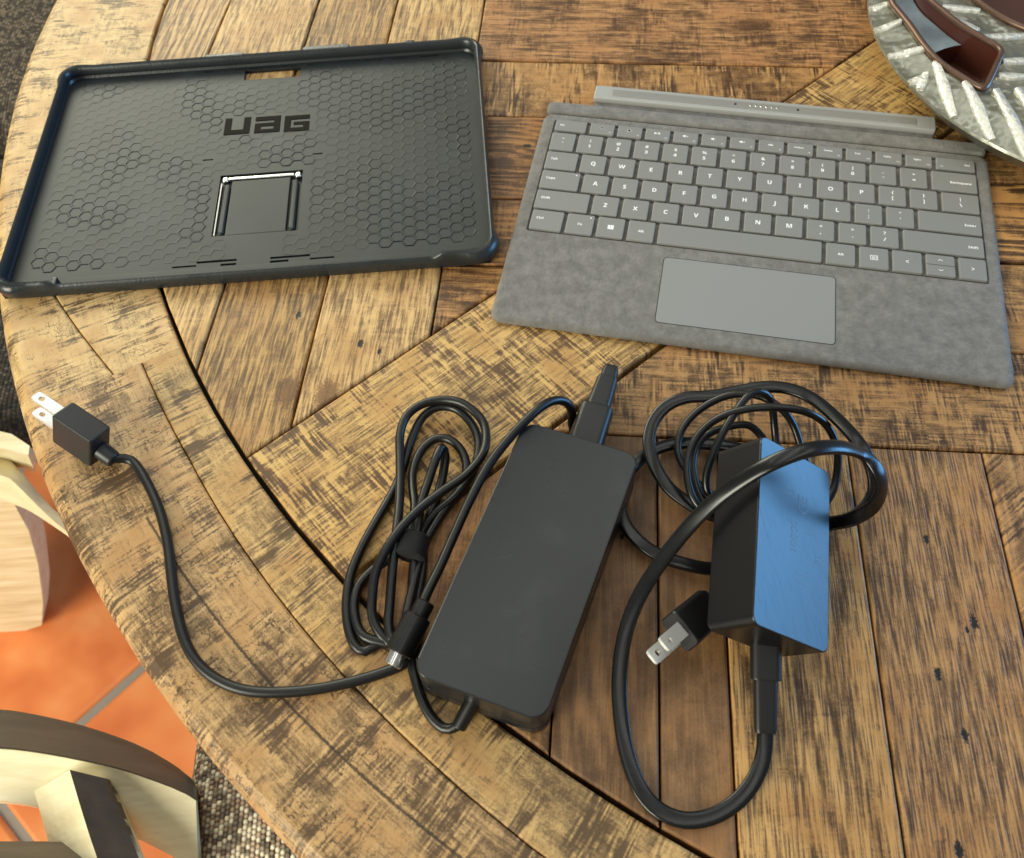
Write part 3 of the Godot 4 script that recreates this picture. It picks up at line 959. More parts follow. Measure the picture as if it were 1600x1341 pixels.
	for q in [Vector2(-0.2, -0.2), Vector2(0.2, -0.2), Vector2(-0.2, 0.15), Vector2(0.2, 0.15)]:
		var s := Soup.new()
		s.loft([rrect(q.x - 0.014, q.x + 0.014, q.y - 0.014, q.y + 0.014, 0, 0.004, 3), rrect(q.x - 0.02, q.x + 0.02, q.y - 0.02, q.y + 0.02, TOP - 0.345, 0.004, 3)])
		part("leg", s.build(), pale, c)


# ------------------------------------------------------------------ the tablet case
func rubber(c: Color, rough: float, seed_: int) -> StandardMaterial3D:
	var m := plain(c, rough)
	m.heightmap_enabled = true
	m.heightmap_texture = noise_tex(seed_, 0.2, 256, [], 2)
	m.heightmap_scale = 0.012
	m.roughness_texture = noise_tex(seed_ + 1, 0.01, 256, grey(0.75, 1.25), 4)
	return triplanar(m, 9.0)

func build_case() -> void:
	var c := thing("tablet_case", "black rugged tablet case lying open side up with honeycomb floor", "tablet case", Vector3(-0.1555, TOP, -0.4955), 0.0154)
	var W := 0.1525
	var D := 0.1084
	var shell := plain(Color(0.034, 0.037, 0.037), 0.55)
	shell.albedo_texture = noise_tex(400, 0.006, 512, [Color(0.62, 0.62, 0.62), Color(0.74, 0.74, 0.74), Color(0.8, 0.8, 0.8), Color(1.0, 1.0, 1.0)], 4)
	shell.albedo_color = Color(0.021, 0.028, 0.031).linear_to_srgb()
	shell.roughness = 0.5
	triplanar(shell, 5.0)
	var soft := rubber(Color(0.020, 0.024, 0.026), 0.34, 410)
	var black := plain(Color(0.006, 0.006, 0.007), 0.5)
	var mm := func(u0: float, u1: float, v0: float, v1: float) -> Rect2: return Rect2(u0 / 1000.0, -v1 / 1000.0, (u1 - u0) / 1000.0, (v1 - v0) / 1000.0)
	var lens: Rect2 = mm.call(-22, 19, 91.5, 103.2)
	var dashes := []
	for q in [[-52, -46], [-30, -21], [-19, -9], [-6, 3.5], [6, 15.5], [24, 28], [66, 79], [87, 97], [107, 120]]:
		dashes.append(mm.call(q[0], q[1], 104.0, 105.3))
	var under := [lens] + dashes
	part("bottom_shell", pierced(-W + 0.0015, W - 0.005, -0.1085, 0.1035, 0.0005, 0.0018, under).build(20), black, c)
	var holes := [lens] + dashes
	for q in [[-42, -35, 6.6, 7.9], [32.5, 39.3, 4.8, 6.1], [-28, -19.5, -66, -13], [19, 27, -66, -13], [-28, 27, -16, -9.5], [-49.5, -34.6, -91.2, -89.8], [-34.6, -9.8, -88.8, -87.0], [-19.5, -9.8, -92.2, -90.4], [11.2, 35.8, -89.4, -87.6], [35.8, 51, -92.3, -90.9], [11.2, 22.6, -92.6, -90.8]]:
		holes.append(mm.call(q[0], q[1], q[2], q[3]))
	part("floor_plate", pierced(-W + 0.0012, W - 0.0045, -0.1083, 0.1033, 0.0021, 0.0035, holes).build(20), shell, c)
	# honeycomb ribs moulded into the floor
	var f := FastNoiseLite.new()
	f.seed = 9
	f.frequency = 14.0
	f.fractal_octaves = 2
	var hx := Soup.new()
	var R := 0.0050
	for i in range(-19, 20):
		for j in range(-11, 13):
			var u := i * R * 1.5
			var v := (j + (0.5 if posmod(i, 2) else 0.0)) * R * 1.732
			if absf(u) > 0.1405 or v < -0.0825 or v > 0.0985:
				continue
			if absf(u) < 0.0365 and v > 0.026 and v < 0.0535:
				continue
			if u > -0.0345 and u < 0.0335 and v > -0.072 and v < -0.004:
				continue
			if absf(u) < 0.021 and v < -0.069:
				continue
			if v > 0.0 and v < 0.014 and (absf(absf(u) - 0.037) < 0.009):
				continue
			if u > -0.027 and u < 0.024 and v > 0.086:
				continue
			var worn_or_shaded := f.get_noise_2d(u, v) * 1.2 + 0.6
			var mid := clampf(1.0 - absf(absf(u) - 0.07) / 0.05, 0, 1) * clampf((v + 0.03) / 0.05, 0, 1)
			var k := clampf(worn_or_shaded - mid * 0.5, 0.3, 1.0)
			var h := 0.00042 * k
			var rs := []
			for q in [[R, h], [R * 0.90, h], [R * 0.80, 0.00006]]:
				var r := PackedVector3Array()
				for n in 6:
					r.append(Vector3(u + q[0] * cos(PI / 3 * n), 0.0035 + q[1], -v - q[0] * sin(PI / 3 * n)))
				rs.append(r)
			hx.loft(rs, false, false)
	var hm := part("honeycomb", hx.build(25, false), shell, c)
	hm.set_meta("kind", "stuff")
	# the raised rim, with thicker corners and a low lip along the front
	var path := []
	var cr := 0.013
	var out := rrect(-W, W, -D, D, 0, cr, 9)
	var loop := PackedVector3Array()
	for i in out.size():
		var a := out[i]
		var b := out[(i + 1) % out.size()]
		var n := maxi(1, int(a.distance_to(b) / 0.004))
		for j in n:
			loop.append(a.lerp(b, float(j) / n))
	var rings := []
	for i in loop.size():
		var p := loop[i]
		var t := (loop[(i + 1) % loop.size()] - loop[posmod(i - 1, loop.size())]).normalized()
		var nrm := Vector3(t.z, 0, -t.x)
		if nrm.dot(p) < 0:
			nrm = -nrm
		var corner := clampf(1.0 - (maxf(absf(absf(p.x) - W), absf(absf(p.z) - D)) - 0.012) / 0.012, 0, 1)
		corner *= clampf((absf(p.x) - 0.118) / 0.003, 0, 1)
		var bump := 0.0026 * smoothstep(0, 1, corner)
		var h := 0.0126 + 0.0006 * corner
		var inn := 0.0045
		if p.z > D - 0.006:
			var low := clampf((0.1185 - absf(p.x)) / 0.0015, 0, 1)
			h = lerpf(h, 0.0096, low)
			inn = lerpf(0.0055, 0.0035, low)
		var r := PackedVector3Array()
		for q in [Vector2(-0.006, 0.0004), Vector2(-0.0012, 0.0004), Vector2(bump * 0.6, 0.0035), Vector2(bump, h * 0.55), Vector2(bump * 0.8, h - 0.003), Vector2(bump * 0.4 - 0.0008, h - 0.0008), Vector2(-0.0018, h), Vector2(-0.0030, h - 0.0006), Vector2(-inn + 0.0006, h - 0.0020), Vector2(-inn, h - 0.0042), Vector2(-inn + 0.0002, h - 0.0062), Vector2(-inn + 0.0010, 0.0052), Vector2(-inn + 0.0002, 0.0034)]:
			r.append(p + nrm * q.x + Vector3(0, q.y, 0))
		for k in r.size():
			r[k] += Vector3(-0.0016, 0, -0.0031)
		rings.append(r)
	rings.append(rings[0])
	var rim := Soup.new()
	rim.loft(rings, false, false)
	part("rim", rim.build(40), soft, c)
	# buttons moulded along the far wall
	for q in [[0.0215, 0.056, 0.0026], [-0.050, -0.021, 0.0013], [0.096, 0.104, 0.0013]]:
		part("button", slab(q[0], q[1], -D - 0.0031 - q[2], -D, 0.005, 0.0124, 0.002, 0.0008, 4).build(40), soft, c)
	# inside of the near left corner: the hinge cut
	part("corner_step", slab(-0.1195, -0.1165, 0.0965, 0.1035, 0.003, 0.0095, 0.001, 0.0006, 3).build(), soft, c)
	# raised ledge behind the front lip
	part("front_ledge", slab(-0.116, 0.117, 0.0935, 0.1025, 0.0033, 0.0043, 0.002, 0.0005, 3).build(30), shell, c)
	# the maker's letters, set in the floor in glossy black
	var gloss := plain(Color(0.008, 0.007, 0.005), 0.55)
	gloss.metallic_specular = 0.15
	var logo := Soup.new()
	var y := 0.0036
	for q in [[-30.6, -26.0, 31.8, 49.0], [-17.4, -12.8, 31.8, 49.0], [-26.0, -17.4, 31.8, 36.2],
			[-9.4, 8.2, 44.2, 48.4], [3.8, 8.2, 31.4, 44.2], [-9.4, 3.8, 31.4, 34.8], [-9.4, -5.2, 34.8, 38.2], [-9.4, 3.8, 38.2, 41.4],
			[11.2, 28.6, 43.2, 47.2], [11.2, 15.6, 30.6, 43.2], [15.6, 28.6, 30.6, 34.2], [24.4, 28.6, 34.2, 40.2], [17.6, 24.4, 37.4, 40.2]]:
		logo.box(Vector3((q[0] + q[1]) / 2000.0, y, -(q[2] + q[3]) / 2000.0), Vector3((q[1] - q[0]) / 1000.0 + 0.00001, 0.0005, (q[3] - q[2]) / 1000.0))
	part("lettering", logo.build(20), gloss, c)
	# the stand folded into the back, seen through the openings of the floor
	part("stand_plate", slab(-0.0195, 0.019, 0.016, 0.066, 0.0022, 0.0037, 0.001, 0.0004, 3).build(30), shell, c)
	var steel := plain(Color(0.75, 0.74, 0.72), 0.22, 1.0)
	part("stand_bar", slab(-0.0225, 0.0215, 0.0125, 0.0150, 0.002, 0.0042, 0.0008, 0.0006, 4).build(40), steel, c)
	for k in [-1.0, 1.0]:
		part("stand_hinge", slab(k * 0.0242 - 0.0019, k * 0.0242 + 0.0019, 0.0122, 0.0168, 0.002, 0.0046, 0.0012, 0.0008, 5).build(40), steel, c)
		part("stand_arm", slab(k * 0.0225 - 0.0022, k * 0.0225 + 0.0022, 0.0185, 0.0648, 0.002, 0.0041, 0.002, 0.0012, 6).build(50), shell, c)
	part("stand_wire", slab(-0.0270, -0.0261, 0.017, 0.0655, 0.002, 0.0034, 0.0003, 0.0001, 3).build(30), plain(Color(0.28, 0.28, 0.29), 0.4, 1.0), c)


# ------------------------------------------------------------------ the keyboard
var ink: StandardMaterial3D
var font_a: SystemFont
var font_b: SystemFont

func write(text: String, x: float, z: float, y: float, size: float, parent: Node, mat: Material, bold := true, align := 1, called := "legend", turn := 0.0) -> MeshInstance3D:
	var t := TextMesh.new()
	t.text = text
	t.font = font_b if bold else font_a
	t.font_size = 64
	t.pixel_size = 0.001
	t.depth = 0.001
	t.horizontal_alignment = [HORIZONTAL_ALIGNMENT_LEFT, HORIZONTAL_ALIGNMENT_CENTER, HORIZONTAL_ALIGNMENT_RIGHT][align]
	t.vertical_alignment = VERTICAL_ALIGNMENT_CENTER
	var o := part(called, t, mat, parent)
	o.position = Vector3(x, y, z)
	o.rotation = Vector3(-PI / 2, turn, 0)
	o.scale = Vector3.ONE * (size / 0.046)
	return o

func fonts() -> void:
	font_a = SystemFont.new()
	font_a.font_names = PackedStringArray(["Droid Sans"])
	font_b = SystemFont.new()
	font_b.font_names = PackedStringArray(["Droid Sans"])
	font_b.font_weight = 700

func build_keyboard() -> void:
	fonts()
	ink = plain(Color(0.88, 0.88, 0.88), 0.5)
	var c := thing("keyboard_cover", "grey fabric tablet keyboard cover with trackpad and connector strip", "keyboard", Vector3(0.0182, TOP, -0.4173), -0.24802)
	var felt := StandardMaterial3D.new()
	felt.albedo_texture = noise_tex(501, 0.011, 1024, [Color(0.37, 0.357, 0.342), Color(0.45, 0.436, 0.42), Color(0.535, 0.518, 0.50)], 8, false, 0.72)
	felt.heightmap_enabled = true
	felt.heightmap_texture = noise_tex(502, 0.09, 512, [], 5)
	felt.heightmap_scale = 0.03
	felt.roughness = 0.85
	felt.rim_enabled = true
	felt.rim = 0.35
	felt.rim_tint = 0.5
	triplanar(felt, 7.0)
	var keym := plain(Color(0.222, 0.220, 0.213), 0.48)
	var u0 := -0.0095
	var u1 := 0.2825
	var s := Soup.new()
	var zf := 0.0748
	var zb := -0.1125
	var a := 0.0016
	s.loft([rrect(u0 + 0.001, u1 - 0.001, zb, zf - 0.001, 0.0004, 0.006, 6), rrect(u0, u1, zb, zf, 0.0012, 0.007, 6), rrect(u0, u1, zb, zf, 0.0026, 0.007, 6), rrect(u0 + 0.0007, u1 - 0.0007, zb + 0.0004, zf - 0.0007, 0.0037, 0.0065, 6), rrect(u0 + 0.002, u1 - 0.002, zb + 0.0012, zf - 0.002, 0.0044, 0.006, 6),
		rrect(u0 + 0.0034, u1 - 0.0034, zb + 0.0022, zf - 0.0034, 0.0046, 0.006, 6), rrect(-a, 0.273 + a, -0.1058, 0.0014, 0.0046, 0.0015, 6), rrect(-a + 0.0003, 0.2727 + a, -0.1055, 0.0011, 0.0043, 0.0014, 6), rrect(-a + 0.0003, 0.2727 + a, -0.1055, 0.0011, 0.0030, 0.0014, 6)])
	part("deck", s.build(30), felt, c)
	# the fold along the back edge and the strip that the connector hangs on
	var fold := Soup.new()
	fold.loft([rrect(u0 + 0.0015, u1 - 0.0012, -0.1245, -0.1128, 0.0006, 0.004, 5), rrect(u0 + 0.0005, u1 - 0.0004, -0.1248, -0.1128, 0.0022, 0.0045, 5), rrect(u0 + 0.001, u1 - 0.001, -0.1244, -0.1132, 0.0044, 0.0042, 5), rrect(u0 + 0.0025, u1 - 0.0025, -0.1225, -0.1145, 0.0054, 0.003, 5)])
	part("fold", fold.build(60), felt, c)
	part("hinge_flap", slab(0.0225, 0.2495, -0.1325, -0.1235, 0.001, 0.0026, 0.001, 0.0006, 4).build(40), felt, c)
	var bar := plain(Color(0.40, 0.40, 0.385), 0.42, 0.25)
	var sp := part("connector_strip", slab(0.0215, 0.2505, -0.1450, -0.1310, 0.0012, 0.0062, 0.0012, 0.0007, 4).build(40), bar, c, "pale grey magnetic connector strip behind the keyboard")
	part("inset", slab(0.0335, 0.2380, -0.1412, -0.1345, 0.0060, 0.0066, 0.0012, 0.0002, 4).build(40), plain(Color(0.33, 0.32, 0.30), 0.35, 0.4), sp)
	for i in 6:
		part("contact", slab(0.128 + 0.0036 * i, 0.1295 + 0.0036 * i, -0.1388, -0.1370, 0.0062, 0.0068, 0.0006, 0.0002, 3).build(40), plain(Color(0.8, 0.76, 0.66), 0.25, 1.0), sp)
	for q in [0.1185, 0.1605]:
		part("pin_hole", slab(q - 0.0009, q + 0.0009, -0.1392, -0.1368, 0.0062, 0.0067, 0.0008, 0.0001, 3).build(40), plain(Color(0.02, 0.02, 0.02), 0.6), sp)
	part("trackpad_seam", slab(0.0854, 0.1872, 0.0100, 0.0622, 0.0040, 0.00466, 0.0026, 0.00005, 5).build(30), plain(Color(0.03, 0.03, 0.03), 0.8), c)
	part("trackpad", slab(0.0859, 0.1867, 0.0105, 0.0617, 0.0040, 0.00475, 0.0023, 0.0001, 5).build(30), plain(Color(0.25, 0.253, 0.247), 0.4), c)
	# keys: rows of [left, right, legend, upper legend] in millimetres
	var rows := []
	var r := []
	var e := ["", "", "", "", "", "", "", "PrtScn", "Home", "End", "PgUp", "PgDn"]
	r.append([0.0, 21.4, "Esc", "L"])
	for i in 12:
		r.append([23.9 + 18.75 * i, 40.4 + 18.75 * i, e[i], "F%d" % (i + 1)])
	r.append([249.2, 273.0, "Del", "R"])
	rows.append([94.2, 105.0, r])
	r = [[-0.4, 15.9, "`", "~"]]
	var lo := "1234567890-="
	var hi := "!@#$%^&*()_+"
	for i in 12:
		r.append([17.9 + 18.95 * i, 34.4 + 18.95 * i, lo[i], hi[i]])
	r.append([245.6, 273.0, "Backspace", "R"])
	rows.append([74.4, 91.6, r])
	r = [[-0.4, 20.6, "Tab", "L"]]
	lo = "QWERTYUIOP[]"
	for i in 12:
		r.append([22.9 + 18.98 * i, 39.4 + 18.98 * i, lo[i], "" if i < 10 else "{}"[i - 10]])
	r.append([250.8, 273.0, "\\", "|"])
	rows.append([55.8, 72.4, r])
	r = [[-0.4, 24.8, "Caps", "L"]]
	lo = "ASDFGHJKL;'"
	for i in 11:
		r.append([27.1 + 18.98 * i, 43.6 + 18.98 * i, lo[i], "" if i < 9 else ":\""[i - 9]])
	r.append([236.0, 273.0, "Enter", "R"])
	rows.append([37.2, 53.8, r])
	r = [[-0.4, 33.8, "Shift", "L"]]
	lo = "ZXCVBNM,./"
	for i in 10:
		r.append([36.2 + 19.0 * i, 52.7 + 19.0 * i, lo[i], "" if i < 7 else "<>?"[i - 7]])
	r.append([226.4, 273.0, "Shift", "R"])
	rows.append([18.6, 35.2, r])
	rows.append([0.0, 16.8, [[0.0, 20.2, "Ctrl", "L"], [22.5, 39.6, "Fn", "C"], [41.9, 58.8, "", "win"], [61.1, 77.6, "Alt", "C"], [79.9, 178.4, "", ""], [181.0, 198.0, "Alt", "C"], [200.4, 217.4, "", "menu"], [219.6, 236.6, "", "left"], [238.9, 255.4, "", "updown"], [257.6, 273.2, "", "right"]]])
	var caps := {}
	for row in rows:
		for k in row[2]:
			var w: float = (k[1] - k[0]) / 1000.0
			var d: float = (row[1] - row[0]) / 1000.0
			var id := "%d_%d" % [int(w * 1e5), int(d * 1e5)]
			if not caps.has(id):
				var q := Soup.new()
				q.loft([rrect(-w / 2, w / 2, -d / 2, d / 2, 0.0, 0.0009, 4), rrect(-w / 2, w / 2, -d / 2, d / 2, 0.0021, 0.0009, 4), rrect(-w / 2 + 0.00018, w / 2 - 0.00018, -d / 2 + 0.00018, d / 2 - 0.00018, 0.00245, 0.0009, 4), rrect(-w / 2 + 0.0005, w / 2 - 0.0005, -d / 2 + 0.0005, d / 2 - 0.0005, 0.0026, 0.0008, 4)])
				caps[id] = q.build(35)
			var o := part("key", caps[id], keym, c)
			o.position = Vector3((k[0] + k[1]) / 2000.0, 0.0031, -(row[0] + row[1]) / 2000.0)
			legend(o, k[2], k[3], w, d)

func marks(o: Node, boxes: Array) -> void:
	var s := Soup.new()
	for q in boxes:
		s.box(Vector3(q[0], 0.0, q[1]) / 1000.0, Vector3(q[2], 0.06, q[3]) / 1000.0, Basis(Vector3.UP, deg_to_rad(q[4])) if q.size() > 4 else Basis())
	part("legend", s.build(20), ink, o).position.y = 0.0026

func legend(o: Node, a: String, b: String, w: float, d: float) -> void:
	var y := 0.00262
	if b.begins_with("F") and b.length() > 1:
		write(b, w / 2 - 0.0026, d / 2 - 0.0024, y, 0.0009, o, ink, true, 1)
		if a:
			write(a, -0.0010, -0.0010, y, 0.0014, o, ink)
		else:
			match b:
				"F1": marks(o, [[-0.5, -1, 1.3, 1.3], [-0.5, -1, 1.3, 1.3, 45], [-0.5, -1, 2.4, 0.3], [-0.5, -1, 0.3, 2.4]])
				"F2": marks(o, [[-0.5, -1, 1.6, 1.6], [-0.5, -1, 1.6, 1.6, 45], [-0.5, -1, 3.2, 0.35], [-0.5, -1, 0.35, 3.0], [-0.5, -1, 3.0, 0.35, 45]])
				"F3": marks(o, [[-2.1, -1, 0.5, 2.0], [-1.5, -1, 0.5, 1.3], [-0.9, -1, 0.5, 0.6], [0.3, -1, 0.5, 1.9], [1.2, -1, 0.5, 1.9]])
				"F4": marks(o, [[-1.8, -1, 0.8, 1.0], [-1.1, -1, 0.6, 1.7], [-0.5, -1, 0.5, 2.3], [0.9, -1, 1.4, 0.35, 45], [0.9, -1, 1.4, 0.35, -45]])
				"F5": marks(o, [[-1.8, -1, 0.8, 1.0], [-1.1, -1, 0.6, 1.7], [-0.5, -1, 0.5, 2.3], [0.4, -1, 0.35, 1.0]])
				"F6": marks(o, [[-1.8, -1, 0.8, 1.0], [-1.1, -1, 0.6, 1.7], [-0.5, -1, 0.5, 2.3], [0.3, -1, 0.3, 0.9], [1.0, -1, 0.3, 1.6]])
				"F7": marks(o, [[-0.6, -0.7, 3.2, 0.7], [-0.6, -1.5, 1.8, 0.3]])
		return
	match b:
		"win":
			marks(o, [[-1.0, -0.95, 1.7, 1.6], [0.95, -0.95, 1.9, 1.7], [-1.0, 0.9, 1.7, 1.6], [0.95, 0.9, 1.9, 1.7]])
			return
		"menu":
			marks(o, [[0, -1.7, 4.4, 0.35], [0, 1.7, 4.4, 0.35], [-2.05, 0, 0.35, 3.1], [2.05, 0, 0.35, 3.1], [-0.4, -0.7, 1.9, 0.35], [-0.4, 0.1, 1.9, 0.35], [-0.4, 0.9, 1.9, 0.35], [1.2, 0, 0.35, 2.6]])
			return
		"left":
			marks(o, [[0, -0.55, 1.9, 0.42, 32], [0, 0.55, 1.9, 0.42, -32]])
			return
		"right":
			marks(o, [[0, -0.55, 1.9, 0.42, -32], [0, 0.55, 1.9, 0.42, 32]])
			return
		"updown":
			marks(o, [[-0.6, -4.2, 1.6, 0.42, 40], [0.6, -4.2, 1.6, 0.42, -40], [-0.6, 4.0, 1.6, 0.42, -40], [0.6, 4.0, 1.6, 0.42, 40]])
			var s := Soup.new()
			s.box(Vector3.ZERO, Vector3(w - 0.0004, 0.00006, 0.0004))
			part("seam", s.build(), plain(Color(0.03, 0.03, 0.03), 0.8), o).position.y = 0.0026
			return
		"L":
			write(a, -w / 2 + 0.0032, -0.0012 if d > 0.012 else 0.0, y, 0.0019 if d > 0.012 else 0.0015, o, ink, true, 0)
			if a == "Caps":
				marks(o, [[w * 500 - 2.6, -d * 500 + 2.4, 0.9, 0.9]])
			return
		"R":
			write(a, w / 2 - 0.0032, 0.0008 if d > 0.012 else 0.0, y, 0.0019 if d > 0.012 else 0.0015, o, ink, true, 2)
			if a == "Del":
				write("Ins", -w / 2 + 0.0022, d / 2 - 0.0026, y, 0.0009, o, ink, true, 0)
			return
		"C":
			write(a, 0.0, 0.0004, y, 0.0019, o, ink)
			if a == "Fn":
				marks(o, [[w * 500 - 2.4, -d * 500 + 2.4, 0.9, 0.9]])
			return
	if a == "":
		return
	if b == "":
		write(a, 0.0, -0.0002, y, 0.0034, o, ink)
	else:
		write(a, 0.0, 0.0022, y, 0.0029, o, ink)
		write(b, 0.0, -0.0030, y, 0.0026, o, ink)


# ------------------------------------------------------------------ power supplies
func vinyl(rough := 0.3) -> StandardMaterial3D:
	var m := plain(Color(0.0035, 0.0038, 0.0045), rough)
	m.roughness_texture = noise_tex(601, 0.02, 256, grey(0.8, 1.2), 4)
	m.metallic_specular = 0.5
	return triplanar(m, 20.0)

func build_power_brick() -> void:
	var base := Vector3(0.0061, TOP, -0.1835)
	var c := thing("power_brick", "large flat black power brick with tied coil of cable at its left", "power supply", base, deg_to_rad(65.8))
	var skin := plain(Color(0.014, 0.0155, 0.0175), 0.30)
	skin.roughness_texture = noise_tex(612, 0.008, 512, grey(0.8, 1.15), 5)
	triplanar(skin, 8.0)
	part("body", slab(-0.0703, 0.0703, -0.0308, 0.0308, 0.0006, 0.0088, 0.0075, 0.0007, 9).build(40), skin, c)
	part("lid", slab(-0.0703, 0.0703, -0.0308, 0.0308, 0.0089, 0.0250, 0.0075, 0.0009, 9).build(40), skin, c)
	var loose := vinyl(0.38)
	var inv := c.transform.affine_inverse()
	var to := func(pts: Array) -> Array: return pts.map(func(p): return inv * (p + Vector3(0, TOP, 0)))
	part("cable", cord(to.call([Vector3(-0.0259, 0.0120, -0.1224), Vector3(-0.0300, 0.0080, -0.1170), Vector3(-0.0332, 0.0050, -0.1130), Vector3(-0.0387, 0.0030, -0.1133), Vector3(-0.0448, 0.0024, -0.1195), Vector3(-0.0494, 0.0024, -0.1293), Vector3(-0.0524, 0.0024, -0.1399), Vector3(-0.0542, 0.0024, -0.1461), Vector3(-0.0597, 0.0024, -0.1508), Vector3(-0.0682, 0.0024, -0.1544), Vector3(-0.0750, 0.0024, -0.1511), Vector3(-0.0802, 0.0024, -0.1546), Vector3(-0.0836, 0.0024, -0.1633), Vector3(-0.0851, 0.0024, -0.1757), Vector3(-0.0839, 0.0024, -0.1894), Vector3(-0.0808, 0.0024, -0.1998), Vector3(-0.0757, 0.0030, -0.2112), Vector3(-0.0696, 0.0030, -0.2235), Vector3(-0.0630, 0.0024, -0.2373), Vector3(-0.0585, 0.0024, -0.2505), Vector3(-0.0542, 0.0030, -0.2674), Vector3(-0.0479, 0.0040, -0.2808), Vector3(-0.0393, 0.0060, -0.2851), Vector3(-0.0299, 0.0060, -0.2832), Vector3(-0.0228, 0.0060, -0.2751), Vector3(-0.0189, 0.0060, -0.2657), Vector3(-0.0182, 0.0060, -0.2560), Vector3(-0.0217, 0.0050, -0.2435), Vector3(-0.0310, 0.0040, -0.2303), Vector3(-0.0413, 0.0040, -0.2210), Vector3(-0.0473, 0.0060, -0.2116), Vector3(-0.0508, 0.0080, -0.1989), Vector3(-0.0524, 0.0070, -0.1858), Vector3(-0.0536, 0.0040, -0.1707), Vector3(-0.0555, 0.0030, -0.1600), Vector3(-0.0596, 0.0030, -0.1530), Vector3(-0.0661, 0.0040, -0.1543), Vector3(-0.0749, 0.0040, -0.1574), Vector3(-0.0793, 0.0030, -0.1641), Vector3(-0.0812, 0.0030, -0.1742), Vector3(-0.0792, 0.0030, -0.1844), Vector3(-0.0735, 0.0030, -0.1914), Vector3(-0.0677, 0.0040, -0.1951), Vector3(-0.0590, 0.0060, -0.2004), Vector3(-0.0534, 0.0080, -0.2096), Vector3(-0.0516, 0.0080, -0.2232), Vector3(-0.0529, 0.0060, -0.2345), Vector3(-0.0532, 0.0040, -0.2464), Vector3(-0.0492, 0.0040, -0.2584), Vector3(-0.0419, 0.0050, -0.2648), Vector3(-0.0337, 0.0050, -0.2642), Vector3(-0.0271, 0.0050, -0.2561), Vector3(-0.0250, 0.0050, -0.2453), Vector3(-0.0283, 0.0040, -0.2350), Vector3(-0.0352, 0.0030, -0.2255), Vector3(-0.0417, 0.0040, -0.2144), Vector3(-0.0466, 0.0060, -0.2031), Vector3(-0.0503, 0.0070, -0.1891), Vector3(-0.0539, 0.0070, -0.1727), Vector3(-0.0573, 0.0070, -0.1570), Vector3(-0.0622, 0.0060, -0.1552), Vector3(-0.0639, 0.0060, -0.1625), Vector3(-0.0633, 0.0070, -0.1724), Vector3(-0.0620, 0.0100, -0.1882), Vector3(-0.0604, 0.0120, -0.2046), Vector3(-0.0592, 0.0110, -0.2196), Vector3(-0.0591, 0.0090, -0.2374), Vector3(-0.0595, 0.0080, -0.2539), Vector3(-0.0597, 0.0080, -0.2675), Vector3(-0.0563, 0.0090, -0.2781), Vector3(-0.0486, 0.0100, -0.2844), Vector3(-0.0377, 0.0110, -0.2862), Vector3(-0.0269, 0.0120, -0.2830), Vector3(-0.0189, 0.0120, -0.2757), Vector3(-0.0144, 0.0120, -0.2672), Vector3(-0.0141, 0.0130, -0.2553), Vector3(-0.0174, 0.0140, -0.2456), Vector3(-0.0255, 0.0150, -0.2353), Vector3(-0.0368, 0.0160, -0.2266), Vector3(-0.0476, 0.0170, -0.2174), Vector3(-0.0573, 0.0170, -0.2067), Vector3(-0.0648, 0.0150, -0.1962), Vector3(-0.0697, 0.0120, -0.1865), Vector3(-0.0714, 0.0090, -0.1766), Vector3(-0.0716, 0.0060, -0.1666), Vector3(-0.0679, 0.0050, -0.1585), Vector3(-0.0622, 0.0040, -0.1528), Vector3(-0.0556, 0.0040, -0.1518)]), 0.0024), loose, c)
	part("cable_end", cord(to.call([Vector3(-0.0476, 0.0160, -0.1648), Vector3(-0.0442, 0.0165, -0.1729), Vector3(-0.0381, 0.0170, -0.1854), Vector3(-0.0310, 0.0180, -0.2013), Vector3(-0.0226, 0.0200, -0.2190), Vector3(-0.0123, 0.0230, -0.2367), Vector3(-0.0002, 0.0265, -0.2507), Vector3(0.0088, 0.0285, -0.2592), Vector3(0.0155, 0.0280, -0.2658), Vector3(0.0214, 0.0260, -0.2704), Vector3(0.0270, 0.0220, -0.2731), Vector3(0.0307, 0.0180, -0.2728), Vector3(0.0324, 0.0120, -0.2714), Vector3(0.0323, 0.0060, -0.2689), Vector3(0.0331, 0.0030, -0.2650)]), 0.0024), loose, c)
	part("inner_loop", cord(to.call([Vector3(-0.0508, 0.0080, -0.2024), Vector3(-0.0484, 0.0100, -0.2219), Vector3(-0.0438, 0.0110, -0.2378), Vector3(-0.0395, 0.0130, -0.2497), Vector3(-0.0372, 0.0120, -0.2553), Vector3(-0.0357, 0.0080, -0.2521), Vector3(-0.0378, 0.0040, -0.2414), Vector3(-0.0414, 0.0030, -0.2289), Vector3(-0.0456, 0.0040, -0.2165), Vector3(-0.0474, 0.0050, -0.2036), Vector3(-0.0481, 0.0040, -0.1903), Vector3(-0.0507, 0.0030, -0.1742), Vector3(-0.0519, 0.0030, -0.1629)]), 0.0024), loose, c)
	var a: Array = to.call([Vector3(-0.0238, 0.0125, -0.1226), Vector3(-0.0319, 0.0060, -0.1123)])
	part("strain_relief", lathe(a[0], a[1] - a[0], [Vector2(0, 0.0030), Vector2(0.0005, 0.0036), Vector2(a[0].distance_to(a[1]) - 0.0006, 0.0034), Vector2(a[0].distance_to(a[1]), 0.0029)]).build(40), loose, c)
	a = to.call([Vector3(-0.0449, 0.0165, -0.1682), Vector3(-0.0614, 0.0095, -0.1411)])
	var d: Vector3 = a[1] - a[0]
	var len := d.length()
	var pl := part("barrel_plug", lathe(a[0], d, [Vector2(0, 0.0040), Vector2(0.0006, 0.0046), Vector2(len * 0.22, 0.0046), Vector2(len * 0.23, 0.0060), Vector2(len * 0.25, 0.0065), Vector2(len * 0.80, 0.0066), Vector2(len * 0.815, 0.0060)]).build(35), loose, c)
